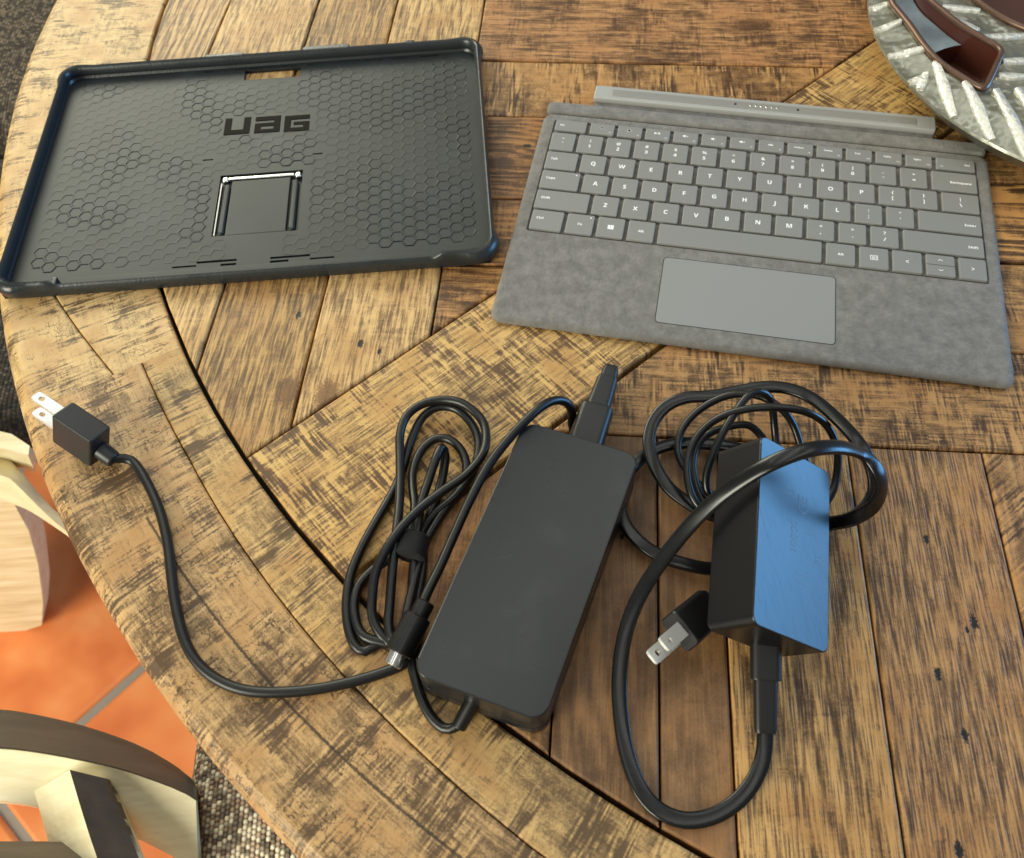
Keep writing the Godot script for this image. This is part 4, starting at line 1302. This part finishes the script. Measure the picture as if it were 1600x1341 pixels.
	part("tip", lathe(a[0] + d * 0.80, d, [Vector2(0, 0.0042), Vector2(len * 0.19, 0.0042), Vector2(len * 0.20, 0.0038), Vector2(len * 0.20, 0.0022), Vector2(len * 0.12, 0.0021)]).build(35), plain(Color(0.86, 0.86, 0.86), 0.2, 1.0), pl)
	a = to.call([Vector3(-0.0503, 0.0100, -0.2063), Vector3(-0.0537, 0.0100, -0.1947)])
	var tie := Soup.new()
	d = (a[1] - a[0]).normalized()
	part("cable_tie", sections(a[0], d, Vector3.UP, [[0, 0.012, 0.010], [0.001, 0.0145, 0.0125], [0.012, 0.0150, 0.0130], [0.013, 0.012, 0.010]], 0.45).build(50), plain(Color(0.006, 0.006, 0.007), 0.95), c)

func build_power_cord() -> void:
	# wall plug at the left, connector in the far end of the brick
	var base := Vector3(-0.2243, TOP, -0.2768)
	var c := thing("power_cable", "black power cord with a two blade wall plug near the table edge", "power cable", base, deg_to_rad(150.9))
	var loose := vinyl(0.42)
	var matt := plain(Color(0.012, 0.012, 0.013), 0.45)
	matt.roughness_texture = noise_tex(621, 0.01, 256, grey(0.7, 1.25), 5)
	matt.roughness_texture = noise_tex(621, 0.01, 256, grey(0.7, 1.25), 5)
	triplanar(matt, 14.0)
	var pg := part("plug_body", slab(-0.0129, 0.0129, -0.0072, 0.0072, 0.0004, 0.0222, 0.0016, 0.0010, 5).build(40), matt, c)
	# it leans a little, prongs down
	var lean := Vector3(-0.0064, 0.022, 0.007).normalized()
	var bx := (Vector3.RIGHT - lean * lean.x).normalized()
	pg.transform = Transform3D(Basis(bx, lean, bx.cross(lean)), Vector3(0, 0.0252, 0) - lean * 0.0222)
	var blade := blade_mesh(0.018, 0.0064, 0.0014)
	var nickel := plain(Color(0.88, 0.88, 0.86), 0.25, 0.7)
	for y in [0.0052, 0.0180]:
		part("blade", blade, nickel, pg).position = Vector3(0.0127, y, 0.0)
	part("boot", lathe(Vector3(-0.0127, 0.0095, 0.0), Vector3(-1, -0.12, 0), [Vector2(0, 0.0046), Vector2(0.0005, 0.0049), Vector2(0.0085, 0.0046), Vector2(0.0093, 0.0040)]).build(40), matt, pg)
	var inv := c.transform.affine_inverse()
	var to := func(pts: Array) -> Array: return pts.map(func(p): return inv * (p + Vector3(0, TOP, 0)))
	var run: Array = to.call([Vector3(-0.2133, 0.0090, -0.2710), Vector3(-0.2109, 0.0060, -0.2703), Vector3(-0.2043, 0.0035, -0.2645), Vector3(-0.1936, 0.0029, -0.2502), Vector3(-0.1841, 0.0028, -0.2325), Vector3(-0.1772, 0.0028, -0.2137), Vector3(-0.1726, 0.0028, -0.1959), Vector3(-0.1678, 0.0028, -0.1788), Vector3(-0.1605, 0.0028, -0.1606), Vector3(-0.1513, 0.0028, -0.1482), Vector3(-0.1398, 0.0028, -0.1400), Vector3(-0.1276, 0.0028, -0.1356), Vector3(-0.1127, 0.0028, -0.1341), Vector3(-0.0952, 0.0028, -0.1347), Vector3(-0.0777, 0.0028, -0.1375), Vector3(-0.0645, 0.0028, -0.1409), Vector3(-0.0565, 0.0028, -0.1443), Vector3(-0.0512, 0.0028, -0.1519), Vector3(-0.0507, 0.0028, -0.1629), Vector3(-0.0513, 0.0028, -0.1743)])
	run.remove_at(1)
	run[0] = pg.transform * Vector3(-0.0205, 0.0085, 0)
	part("cord", cord(run, 0.0026), loose, c)
	var a: Array = to.call([Vector3(0.0377, 0.0125, -0.2522), Vector3(0.0570, 0.0105, -0.3013)])
	var d: Vector3 = a[1] - a[0]
	var len := d.length()
	part("connector", sections(a[0], d, Vector3.UP, [[-0.004, 0.0182, 0.0125], [len * 0.40, 0.0178, 0.0122], [len * 0.425, 0.0170, 0.0112], [len * 0.43, 0.0128, 0.0098], [len * 0.80, 0.0112, 0.0088], [len * 0.83, 0.0104, 0.0082], [len * 0.835, 0.0092, 0.0074], [len * 0.95, 0.0086, 0.0070], [len * 0.99, 0.0074, 0.0058], [len, 0.0060, 0.0046]], 0.28).build(35), matt, c)

func blade_mesh(len: float, wide: float, thick: float) -> ArrayMesh:
	# flat blade along +x with a round hole near its end
	var s := Soup.new()
	var out := PackedVector3Array()
	var hole := PackedVector3Array()
	var cx := len - 0.0045
	for i in 24:
		var a := TAU * i / 24
		var q := Vector2(cos(a), sin(a))
		var m := maxf(absf(q.x), absf(q.y))
		var p := q / m
		out.append(Vector3(cx + p.x * (0.0045 if p.x > 0 else 0.0035) * (0.9 if absf(p.x) > 0.8 and absf(p.y) > 0.8 else 1.0), 0, p.y * wide / 2 * (0.9 if p.x > 0.8 and absf(p.y) > 0.8 else 1.0)))
		hole.append(Vector3(cx + q.x * 0.0016, 0, q.y * 0.0016))
	var up := Vector3(0, thick / 2, 0)
	var sh := func(r: PackedVector3Array, v: Vector3) -> PackedVector3Array:
		var o := PackedVector3Array()
		for p in r:
			o.append(p + v)
		return o
	s.loft([sh.call(hole, -up), sh.call(out, -up), sh.call(out, up), sh.call(hole, up), sh.call(hole, -up)], false, false)
	s.box(Vector3((cx - 0.0033) / 2, 0, 0), Vector3(cx - 0.0033, thick * 0.98, wide))
	return s.build(30)

# a gloss picture with many fine slanting scratches and a few stray ones
func scuffs(seed_: int) -> ImageTexture:
	var r := RandomNumberGenerator.new()
	r.seed = seed_
	var n := 512
	var im := Image.create(n, n, false, Image.FORMAT_L8)
	im.fill(Color(0.5, 0.5, 0.5))
	for k in 170:
		var slant := k < 130
		var p := Vector2(r.randf() * n, r.randf() * n * (0.55 if slant else 1.0))
		var a := r.randf_range(0.42, 0.62) if slant else r.randf() * TAU
		var d := Vector2(cos(a), sin(a))
		var len := r.randf_range(20, 90) if slant else r.randf_range(6, 40)
		var g := r.randf_range(0.56, 0.74)
		for i in int(len):
			d = d.rotated(r.randf_range(-0.02, 0.02))
			p += d
			im.set_pixel(posmod(int(p.x), n), posmod(int(p.y), n), Color(g, g, g))
	for k in 60:
		var p := Vector2i(r.randi() % n, r.randi() % n)
		im.fill_rect(Rect2i(p, Vector2i(2, 2)), Color(0.95, 0.95, 0.95))
	return ImageTexture.create_from_image(im)

func build_small_charger() -> void:
	var ax := Basis(Vector3(-0.2127, -0.1162, 0.9702).normalized(), Vector3(-0.602, -0.766, -0.224).normalized(), Vector3(0.769, -0.632, 0.093).normalized())
	ax.z = ax.x.cross(ax.y).normalized()
	ax.y = ax.z.cross(ax.x).normalized()
	var corner := Vector3(0.11228, TOP + 0.06414, -0.21861)
	var base := Vector3(0.12, TOP, -0.175)
	var c := thing("small_charger", "small black wedge-tilted charger brick resting on its tangled thin cable", "power supply", base)
	var sg := 1.0 if ax.z.dot(Vector3(0.769, -0.632, 0.093)) > 0 else -1.0
	# local axes: x along the brick, y through its thickness, z across its printed face
	var L := 0.0875
	var B := 0.0497
	var T := 0.0257
	var s := Soup.new()
	var e := 0.0007
	var r := 0.0042
	var rings := []
	for q in [[e, 0.0], [e * 0.3, e * 0.3], [0.0, e], [0.0, T - e], [e * 0.3, T - e * 0.3], [e, T]]:
		rings.append(rrect(q[0], L - q[0], q[0], B - q[0], q[1], r, 7))
	s.loft(rings)
	var skin := plain(Color(0.005, 0.005, 0.006), 0.32)
	skin.metallic_specular = 0.5
	skin.roughness = 0.62
	skin.roughness_texture = scuffs(633)
	triplanar(skin, 10.5)
	var pose := Transform3D(Basis(ax.x, ax.y, ax.z * sg), corner - base)
	var body := part("body", s.build(40), skin, c)
	body.transform = pose
	# print on the sloping face
	var grey_ink := plain(Color(0.09, 0.11, 0.13), 0.42)
	fonts()
	for q in [["CE", 0.024, 0.030, 0.0062], ["10000", 0.041, 0.0245, 0.0042], ["50", 0.047, 0.0415, 0.0034]]:
		var t := TextMesh.new()
		t.text = q[0]
		t.font = font_a
		t.font_size = 64
		t.pixel_size = 0.001
		t.depth = 0.0006
		var o := part("print", t, grey_ink, body)
		# the face looks along -y; letters read from the near end towards the far end
		o.transform = Transform3D(Basis(Vector3(-1, 0, 0), Vector3(0, 0, -1), Vector3(0, -1, 0)).scaled(Vector3.ONE * (q[3] / 0.046)), Vector3(q[1], -0.00003, q[2]))
	for q in [[0.0200, 0.0205, 0.0005, 0.007], [0.0228, 0.0205, 0.0005, 0.007], [0.0572, 0.0300, 0.0005, 0.007], [0.0608, 0.0300, 0.0005, 0.007]]:
		var bar := Soup.new()
		bar.box(Vector3(q[0], -0.00002, q[1]), Vector3(q[2], 0.00005, q[3]))
		part("print", bar.build(20), grey_ink, body)
	var thin := vinyl(0.3)
	part("cable", cord(rel([Vector3(0.1140, 0.0100, -0.2221), Vector3(0.1026, 0.0100, -0.2163), Vector3(0.0957, 0.0130, -0.2180), Vector3(0.0953, 0.0180, -0.2255), Vector3(0.0995, 0.0240, -0.2343), Vector3(0.1056, 0.0300, -0.2436), Vector3(0.1130, 0.0340, -0.2527), Vector3(0.1197, 0.0360, -0.2594), Vector3(0.1259, 0.0350, -0.2620), Vector3(0.1319, 0.0300, -0.2611), Vector3(0.1344, 0.0220, -0.2573), Vector3(0.1356, 0.0140, -0.2506), Vector3(0.1360, 0.0080, -0.2387), Vector3(0.1382, 0.0040, -0.2294), Vector3(0.1263, 0.0040, -0.2135), Vector3(0.1100, 0.0050, -0.2134), Vector3(0.0969, 0.0060, -0.2226), Vector3(0.0883, 0.0070, -0.2351), Vector3(0.0851, 0.0090, -0.2457), Vector3(0.0879, 0.0120, -0.2555), Vector3(0.0953, 0.0160, -0.2631), Vector3(0.1059, 0.0200, -0.2681), Vector3(0.1171, 0.0240, -0.2689), Vector3(0.1292, 0.0260, -0.2649), Vector3(0.1386, 0.0240, -0.2576), Vector3(0.1445, 0.0180, -0.2513), Vector3(0.1475, 0.0120, -0.2412), Vector3(0.1492, 0.0070, -0.2288), Vector3(0.1391, 0.0050, -0.2139), Vector3(0.1187, 0.0060, -0.2093), Vector3(0.0982, 0.0100, -0.2058), Vector3(0.0883, 0.0140, -0.2126), Vector3(0.0857, 0.0180, -0.2251), Vector3(0.0884, 0.0220, -0.2374), Vector3(0.0956, 0.0270, -0.2463), Vector3(0.1059, 0.0320, -0.2507), Vector3(0.1195, 0.0370, -0.2509), Vector3(0.1326, 0.0400, -0.2482), Vector3(0.1457, 0.0380, -0.2456), Vector3(0.1564, 0.0300, -0.2425), Vector3(0.1615, 0.0220, -0.2339), Vector3(0.1611, 0.0140, -0.2238), Vector3(0.1568, 0.0090, -0.2141), Vector3(0.1470, 0.0060, -0.2073), Vector3(0.1242, 0.0050, -0.2041), Vector3(0.1018, 0.0070, -0.2057), Vector3(0.0932, 0.0090, -0.2168), Vector3(0.0907, 0.0110, -0.2307), Vector3(0.0928, 0.0140, -0.2421), Vector3(0.0995, 0.0170, -0.2494), Vector3(0.1101, 0.0180, -0.2527), Vector3(0.1224, 0.0160, -0.2543), Vector3(0.1305, 0.0100, -0.2476), Vector3(0.1338, 0.0050, -0.2349)], Vector3(base.x, 0, base.z)), 0.0020), thin, c)

func build_flat_cord() -> void:
	var base := Vector3(0.10, TOP, -0.09)
	var b0 := Vector3(base.x, 0, base.z)
	var c := thing("flat_power_cable", "glossy flat black power cord looped over the small charger with its own wall plug", "power cable", base)
	var loose := vinyl(0.27)
	var matt := plain(Color(0.008, 0.008, 0.009), 0.4)
	part("cord", cord(rel([Vector3(0.1020, 0.0068, -0.1036), Vector3(0.1007, 0.0050, -0.0968), Vector3(0.0978, 0.0036, -0.0892), Vector3(0.0916, 0.0025, -0.0807), Vector3(0.0831, 0.0022, -0.0740), Vector3(0.0729, 0.0022, -0.0698), Vector3(0.0620, 0.0022, -0.0692), Vector3(0.0524, 0.0022, -0.0733), Vector3(0.0456, 0.0022, -0.0814), Vector3(0.0417, 0.0024, -0.0943), Vector3(0.0402, 0.0040, -0.1104), Vector3(0.0412, 0.0080, -0.1292), Vector3(0.0457, 0.0140, -0.1477), Vector3(0.0538, 0.0210, -0.1629), Vector3(0.0649, 0.0300, -0.1755), Vector3(0.0770, 0.0400, -0.1860), Vector3(0.0896, 0.0520, -0.1934), Vector3(0.1010, 0.0640, -0.1966), Vector3(0.1122, 0.0730, -0.1985), Vector3(0.1260, 0.0760, -0.2015), Vector3(0.1425, 0.0700, -0.2057), Vector3(0.1573, 0.0580, -0.2083), Vector3(0.1629, 0.0550, -0.2013), Vector3(0.1660, 0.0460, -0.1962), Vector3(0.1645, 0.0340, -0.1935), Vector3(0.1579, 0.0230, -0.1934), Vector3(0.1519, 0.0140, -0.1964), Vector3(0.1426, 0.0080, -0.1973), Vector3(0.1340, 0.0050, -0.1981)], b0), 0.0035, 0.0017, 18), loose, c)
	part("cord_loop", cord(rel([Vector3(0.1408, 0.0060, -0.2150), Vector3(0.1256, 0.0040, -0.2099), Vector3(0.1089, 0.0040, -0.2067), Vector3(0.0951, 0.0060, -0.2099), Vector3(0.0858, 0.0080, -0.2157), Vector3(0.0771, 0.0100, -0.2240), Vector3(0.0717, 0.0120, -0.2353), Vector3(0.0701, 0.0130, -0.2483), Vector3(0.0736, 0.0140, -0.2604), Vector3(0.0814, 0.0160, -0.2691), Vector3(0.0918, 0.0180, -0.2726), Vector3(0.1051, 0.0190, -0.2721), Vector3(0.1183, 0.0210, -0.2726), Vector3(0.1311, 0.0240, -0.2723), Vector3(0.1433, 0.0260, -0.2691), Vector3(0.1535, 0.0280, -0.2609), Vector3(0.1609, 0.0320, -0.2458), Vector3(0.1664, 0.0360, -0.2285), Vector3(0.1702, 0.0340, -0.2150), Vector3(0.1703, 0.0280, -0.2043), Vector3(0.1639, 0.0220, -0.1976), Vector3(0.1559, 0.0160, -0.1961), Vector3(0.1476, 0.0090, -0.1993)], b0), 0.0033, 0.0017, 18), loose, c)
	part("cord_tail", cord(rel([Vector3(0.1042, 0.0040, -0.1816), Vector3(0.0923, 0.0040, -0.1811), Vector3(0.0825, 0.0050, -0.1830), Vector3(0.0706, 0.0060, -0.1874), Vector3(0.0606, 0.0070, -0.1945), Vector3(0.0534, 0.0070, -0.2055), Vector3(0.0516, 0.0070, -0.2172), Vector3(0.0544, 0.0060, -0.2294), Vector3(0.0617, 0.0060, -0.2403), Vector3(0.0730, 0.0050, -0.2495), Vector3(0.0872, 0.0040, -0.2535), Vector3(0.1022, 0.0040, -0.2520), Vector3(0.1167, 0.0040, -0.2485), Vector3(0.1317, 0.0040, -0.2395), Vector3(0.1383, 0.0040, -0.2238)], b0), 0.0033, 0.0017, 18), loose, c)
	var a := rel([Vector3(0.1071, 0.0210, -0.1410), Vector3(0.1017, 0.0062, -0.1016)], b0)
	var d: Vector3 = a[1] - a[0]
	var len := d.length()
	part("connector", sections(a[0], d, Vector3.UP, [[-0.004, 0.0136, 0.0078], [len * 0.46, 0.0136, 0.0078], [len * 0.475, 0.0130, 0.0072], [len * 0.476, 0.0106, 0.0062], [len * 0.96, 0.0098, 0.0056], [len, 0.0088, 0.0046]], 0.42, 6).build(35), matt, c)
	# wall plug, tipped up against the charger
	var f: Vector3 = rel([Vector3(0.0695, 0.0185, -0.1450), Vector3(0.0854, 0.0085, -0.1590)], b0)[0]
	var k: Vector3 = rel([Vector3(0.0695, 0.0185, -0.1450), Vector3(0.0854, 0.0085, -0.1590)], b0)[1]
	var dir := (f - k).normalized()
	var pb := part("plug_body", sections(k, dir, Vector3(0.15, 1, 0.15), [[-0.003, 0.0150, 0.0100], [0.0, 0.0178, 0.0112], [f.distance_to(k) - 0.001, 0.0182, 0.0118], [f.distance_to(k), 0.0170, 0.0106]], 0.22).build(35), matt, c)
	var x := dir
	var z := dir.cross(Vector3(0.15, 1, 0.15)).normalized()
	var y := z.cross(x).normalized()
	var nickel := plain(Color(0.88, 0.88, 0.87), 0.3, 0.55)
	for q in [0.0035, -0.0065]:
		part("blade", blade_mesh(0.0190, 0.0074, 0.0016), nickel, pb).transform = Transform3D(Basis(x, y, z), f + y * q * 0.75 - x * (0.0035 if q > 0 else 0.0) + z * q * 0.1)


# ------------------------------------------------------------------ the silver tray
func build_tray() -> void:
	var H := 0.03
	var ctr := Vector2(0.0246, -0.0788)     # in the table's own axes
	var p3 := Vector3(ctr.x, 0, -ctr.y).rotated(Vector3.UP, TURN)
	var c := thing("serving_tray", "round hammered silver serving tray with raised ribs and copper-edged brown dishes", "tray", MID + p3, TURN)
	var silver := plain(Color(0.36, 0.36, 0.30), 0.34, 0.85)
	silver.heightmap_enabled = true
	silver.heightmap_texture = noise_tex(701, 0.012, 512, [], 3)
	silver.heightmap_scale = 0.3
	silver.roughness_texture = noise_tex(702, 0.02, 256, grey(0.6, 1.4), 4)
	triplanar(silver, 6.0)
	var bright := plain(Color(0.74, 0.73, 0.66), 0.4, 0.65)
	bright.heightmap_enabled = true
	bright.heightmap_texture = noise_tex(703, 0.05, 256, [], 3)
	bright.heightmap_scale = 0.1
	triplanar(bright, 12.0)
	var R := 0.1778
	# outlines of the dishes, in the tray's axes
	var dish: Array = [Vector2(-0.1634, 0.0049), Vector2(-0.1561, -0.0175), Vector2(-0.1501, -0.0405), Vector2(-0.1423, -0.0597), Vector2(-0.1301, -0.0759), Vector2(-0.1227, -0.0839), Vector2(-0.1188, -0.0844), Vector2(-0.1145, -0.0770), Vector2(-0.1068, -0.0607), Vector2(-0.1017, -0.0496), Vector2(-0.1018, -0.0419), Vector2(-0.1102, -0.0315), Vector2(-0.1222, -0.0166), Vector2(-0.1319, 0.0011), Vector2(-0.1381, 0.0140), Vector2(-0.1411, 0.0281), Vector2(-0.1428, 0.0458), Vector2(-0.1436, 0.0641), Vector2(-0.1484, 0.0691), Vector2(-0.1570, 0.0673), Vector2(-0.1611, 0.0604), Vector2(-0.1644, 0.0373), Vector2(-0.1650, 0.0197)]
	var bowl_r: float = 0.0913
	var bowl_c := Vector2(-0.0230, 0.0520)
	var plate := PackedVector2Array()
	for i in 120:
		plate.append(Vector2(cos(TAU * i / 120), sin(TAU * i / 120)) * R)
	var dp := PackedVector2Array()
	for q in smooth(dish.map(func(v): return Vector3(v.x, v.y, 0)) + [Vector3(dish[0].x, dish[0].y, 0)], 0.006):
		if dp.size() == 0 or dp[dp.size() - 1].distance_to(Vector2(q.x, q.y)) > 0.0015:
			dp.append(Vector2(q.x, q.y))
	if dp[0].distance_to(dp[dp.size() - 1]) < 0.0015:
		dp.remove_at(dp.size() - 1)
	dp = ccw(dp)
	var bp := PackedVector2Array()
	for i in 72:
		bp.append(bowl_c + Vector2(cos(TAU * i / 72), sin(TAU * i / 72)) * bowl_r)
	# the plate's top in radial cells, left open over the dishes
	var top := Soup.new()
	var cells := 0
	var nr := 44
	var na := 150
	for i in nr:
		for j in na:
			var r0 := R * i / nr
			var r1 := R * (i + 1) / nr
			var a0 := TAU * j / na
			var a1 := TAU * (j + 1) / na
			var quad := PackedVector2Array([Vector2(cos(a0), sin(a0)) * r0, Vector2(cos(a0), sin(a0)) * r1, Vector2(cos(a1), sin(a1)) * r1, Vector2(cos(a1), sin(a1)) * r0])
			var mid := (quad[0] + quad[2]) / 2
			var pieces := [quad]
			for hole in [dp, bp]:
				var touch := false
				for q in quad:
					if Geometry2D.is_point_in_polygon(q, hole):
						touch = true
				if not touch and not Geometry2D.is_point_in_polygon(mid, hole):
					continue
				var next := []
				for q in pieces:
					next.append_array(Geometry2D.clip_polygons(q, hole))
				pieces = next
			for q in pieces:
				var t := Geometry2D.triangulate_polygon(q)
				for k in range(0, t.size(), 3):
					top.tri(up2(q[t[k]], R, H), up2(q[t[k + 1]], R, H), up2(q[t[k + 2]], R, H))
	# make every face look upwards
	for i in top.v.size() / 3:
		var n := (top.v[i * 3 + 1] - top.v[i * 3]).cross(top.v[i * 3 + 2] - top.v[i * 3])
		if n.y < 0:
			var q := top.v[i * 3 + 1]
			top.v[i * 3 + 1] = top.v[i * 3 + 2]
			top.v[i * 3 + 2] = q
	part("plate", top.build(50, false), silver, c)
	var wall := Soup.new()
	var wr := []
	for q in [[0.0, R - 0.03], [0.006, R - 0.016], [H - 0.012, R - 0.004], [H - 0.0075, R + 0.0004], [H - 0.0058, R - 0.0002]]:
		var r := PackedVector3Array()
		for i in 120:
			r.append(Vector3(cos(TAU * i / 120) * q[1], q[0], sin(TAU * i / 120) * q[1]))
		wr.append(r)
	wall.loft(wr, true, false)
	part("underside", wall.build(40), silver, c)
	# raised ribs: slanting strokes between the rim and the dishes
	var ribs := [Vector4(-0.1773, 0.0108, -0.1638, 0.0127), Vector4(-0.1769, -0.0150, -0.1603, -0.0109), Vector4(-0.1719, -0.0439, -0.1496, -0.0433), Vector4(-0.1624, -0.0719, -0.1516, -0.0689), Vector4(-0.1449, -0.0578, -0.1397, -0.1068), Vector4(-0.1298, -0.0788, -0.1205, -0.1283), Vector4(-0.1120, -0.0861, -0.1024, -0.1436), Vector4(-0.1300, 0.0050, -0.1057, 0.0002), Vector4(-0.1223, -0.0129, -0.1110, -0.0229), Vector4(-0.1090, -0.0301, -0.0797, -0.0278), Vector4(-0.1019, -0.0565, -0.0814, -0.0545), Vector4(-0.0980, -0.0844, -0.0872, -0.1395), Vector4(-0.1074, -0.0715, -0.0914, -0.0723), Vector4(-0.1348, 0.0203, -0.1144, 0.0240), Vector4(-0.1748, 0.0370, -0.1655, 0.0389), Vector4(-0.1520, -0.0662, -0.1567, -0.0797)]
	for q in ribs:
		var a := Vector2(q.x, q.y)
		var b := Vector2(q.z, q.w)
		var s := Soup.new()
		var rings := []
		var nn := (b - a).orthogonal().normalized() * 0.0036
		for i in 9:
			var m := a.lerp(b, i / 8.0)
			var k := 1.0 - 0.35 * absf(i / 4.0 - 1.0)
			var l := up2(m + nn * k, R, H)
			var rr := up2(m - nn * k, R, H)
			var cc := up2(m, R, H)
			rings.append(PackedVector3Array([l - Vector3(0, 0.001, 0), l + Vector3(0, 0.0006, 0), l.lerp(cc, 0.4) + Vector3(0, 0.0022, 0), rr.lerp(cc, 0.4) + Vector3(0, 0.0022, 0), rr + Vector3(0, 0.0006, 0), rr - Vector3(0, 0.001, 0)]))
		s.loft(rings)
		part("rib", s.build(60), bright, c)
	# the dishes
	var enamel := plain(Color(0.075, 0.017, 0.008), 0.14)
	enamel.clearcoat_enabled = true
	enamel.clearcoat = 0.6
	var reflection_blue := plain(Color(0.34, 0.42, 0.50), 0.5, 0.15)  # blue-grey paints a window reflection into the brown dish's floor
	reflection_blue.albedo_texture = noise_tex(710, 0.01, 256, grey(0.7, 1.0), 4)
	triplanar(reflection_blue, 10.0)
	var copper := plain(Color(0.13, 0.075, 0.052), 0.35, 0.5)
	copper.roughness_texture = noise_tex(711, 0.03, 256, grey(0.6, 1.4), 4)
	triplanar(copper, 20.0)
	for n in 2:
		var o := dp if n == 0 else bp
		var well := Soup.new()
		var rings := []
		for q in [[0.0, 0.001], [0.0006, -0.004], [0.0016, -0.014], [0.0030, -0.021], [0.0046, -0.0245]]:
			var r := PackedVector3Array()
			for p in inset(o, q[0]):
				r.append(Vector3(p.x, H + q[1], -p.y))
			rings.append(r)
		well.loft(rings, false, false)
		var bot := Soup.new()
		var bottom := Geometry2D.offset_polygon(o, -0.002)[0]
		var deep := 0.0225
		if n == 0:
			# shallow floor painted with the window's reflection; the end nearest the keyboard is deeper
			var round_end := PackedVector2Array()
			for i in 40:
				round_end.append(Vector2(-0.1087, -0.0702) + Vector2(cos(TAU * i / 40), sin(TAU * i / 40)) * 0.047)
			bottom = Geometry2D.clip_polygons(bottom, round_end)[0]
			deep = 0.009
		var flat := PackedVector3Array()
		for p in ccw(bottom):
			flat.append(Vector3(p.x, H - deep, -p.y))
		bot.cap(flat, false)
		if n == 0:
			var low := PackedVector3Array()
			for p in ccw(Geometry2D.offset_polygon(o, -0.003)[0]):
				low.append(Vector3(p.x, H - 0.0225, -p.y))
			well.cap(low, false)
			var step := PackedVector3Array()
			for p in flat:
				step.append(p - Vector3(0, 0.013, 0))
			well.loft([step, flat], false, false)
		var d := part("dish" if n == 0 else "bowl", well.build(50, false), enamel, c)
		part("dish_floor", bot.build(30, false), reflection_blue if n == 0 else enamel, d)
		var line := []
		for p in o:
			line.append(Vector3(p.x, H + 0.0012, -p.y))
		line.append(line[0])
		line.append(line[1])
		part("dish_edge", cord(line, 0.0022, -1.0, 8, 0.01), copper, d)

func inset(p: PackedVector2Array, k: float) -> PackedVector2Array:
	var out := PackedVector2Array()
	var n := p.size()
	for i in n:
		var t := (p[(i + 1) % n] - p[(i + n - 1) % n]).normalized()
		out.append(p[i] - Vector2(t.y, -t.x) * k)
	return out

func up2(p: Vector2, R: float, H: float) -> Vector3:
	var q := p.length() / R
	return Vector3(p.x, H - 0.006 * smoothstep(0.86, 1.0, q), -p.y)
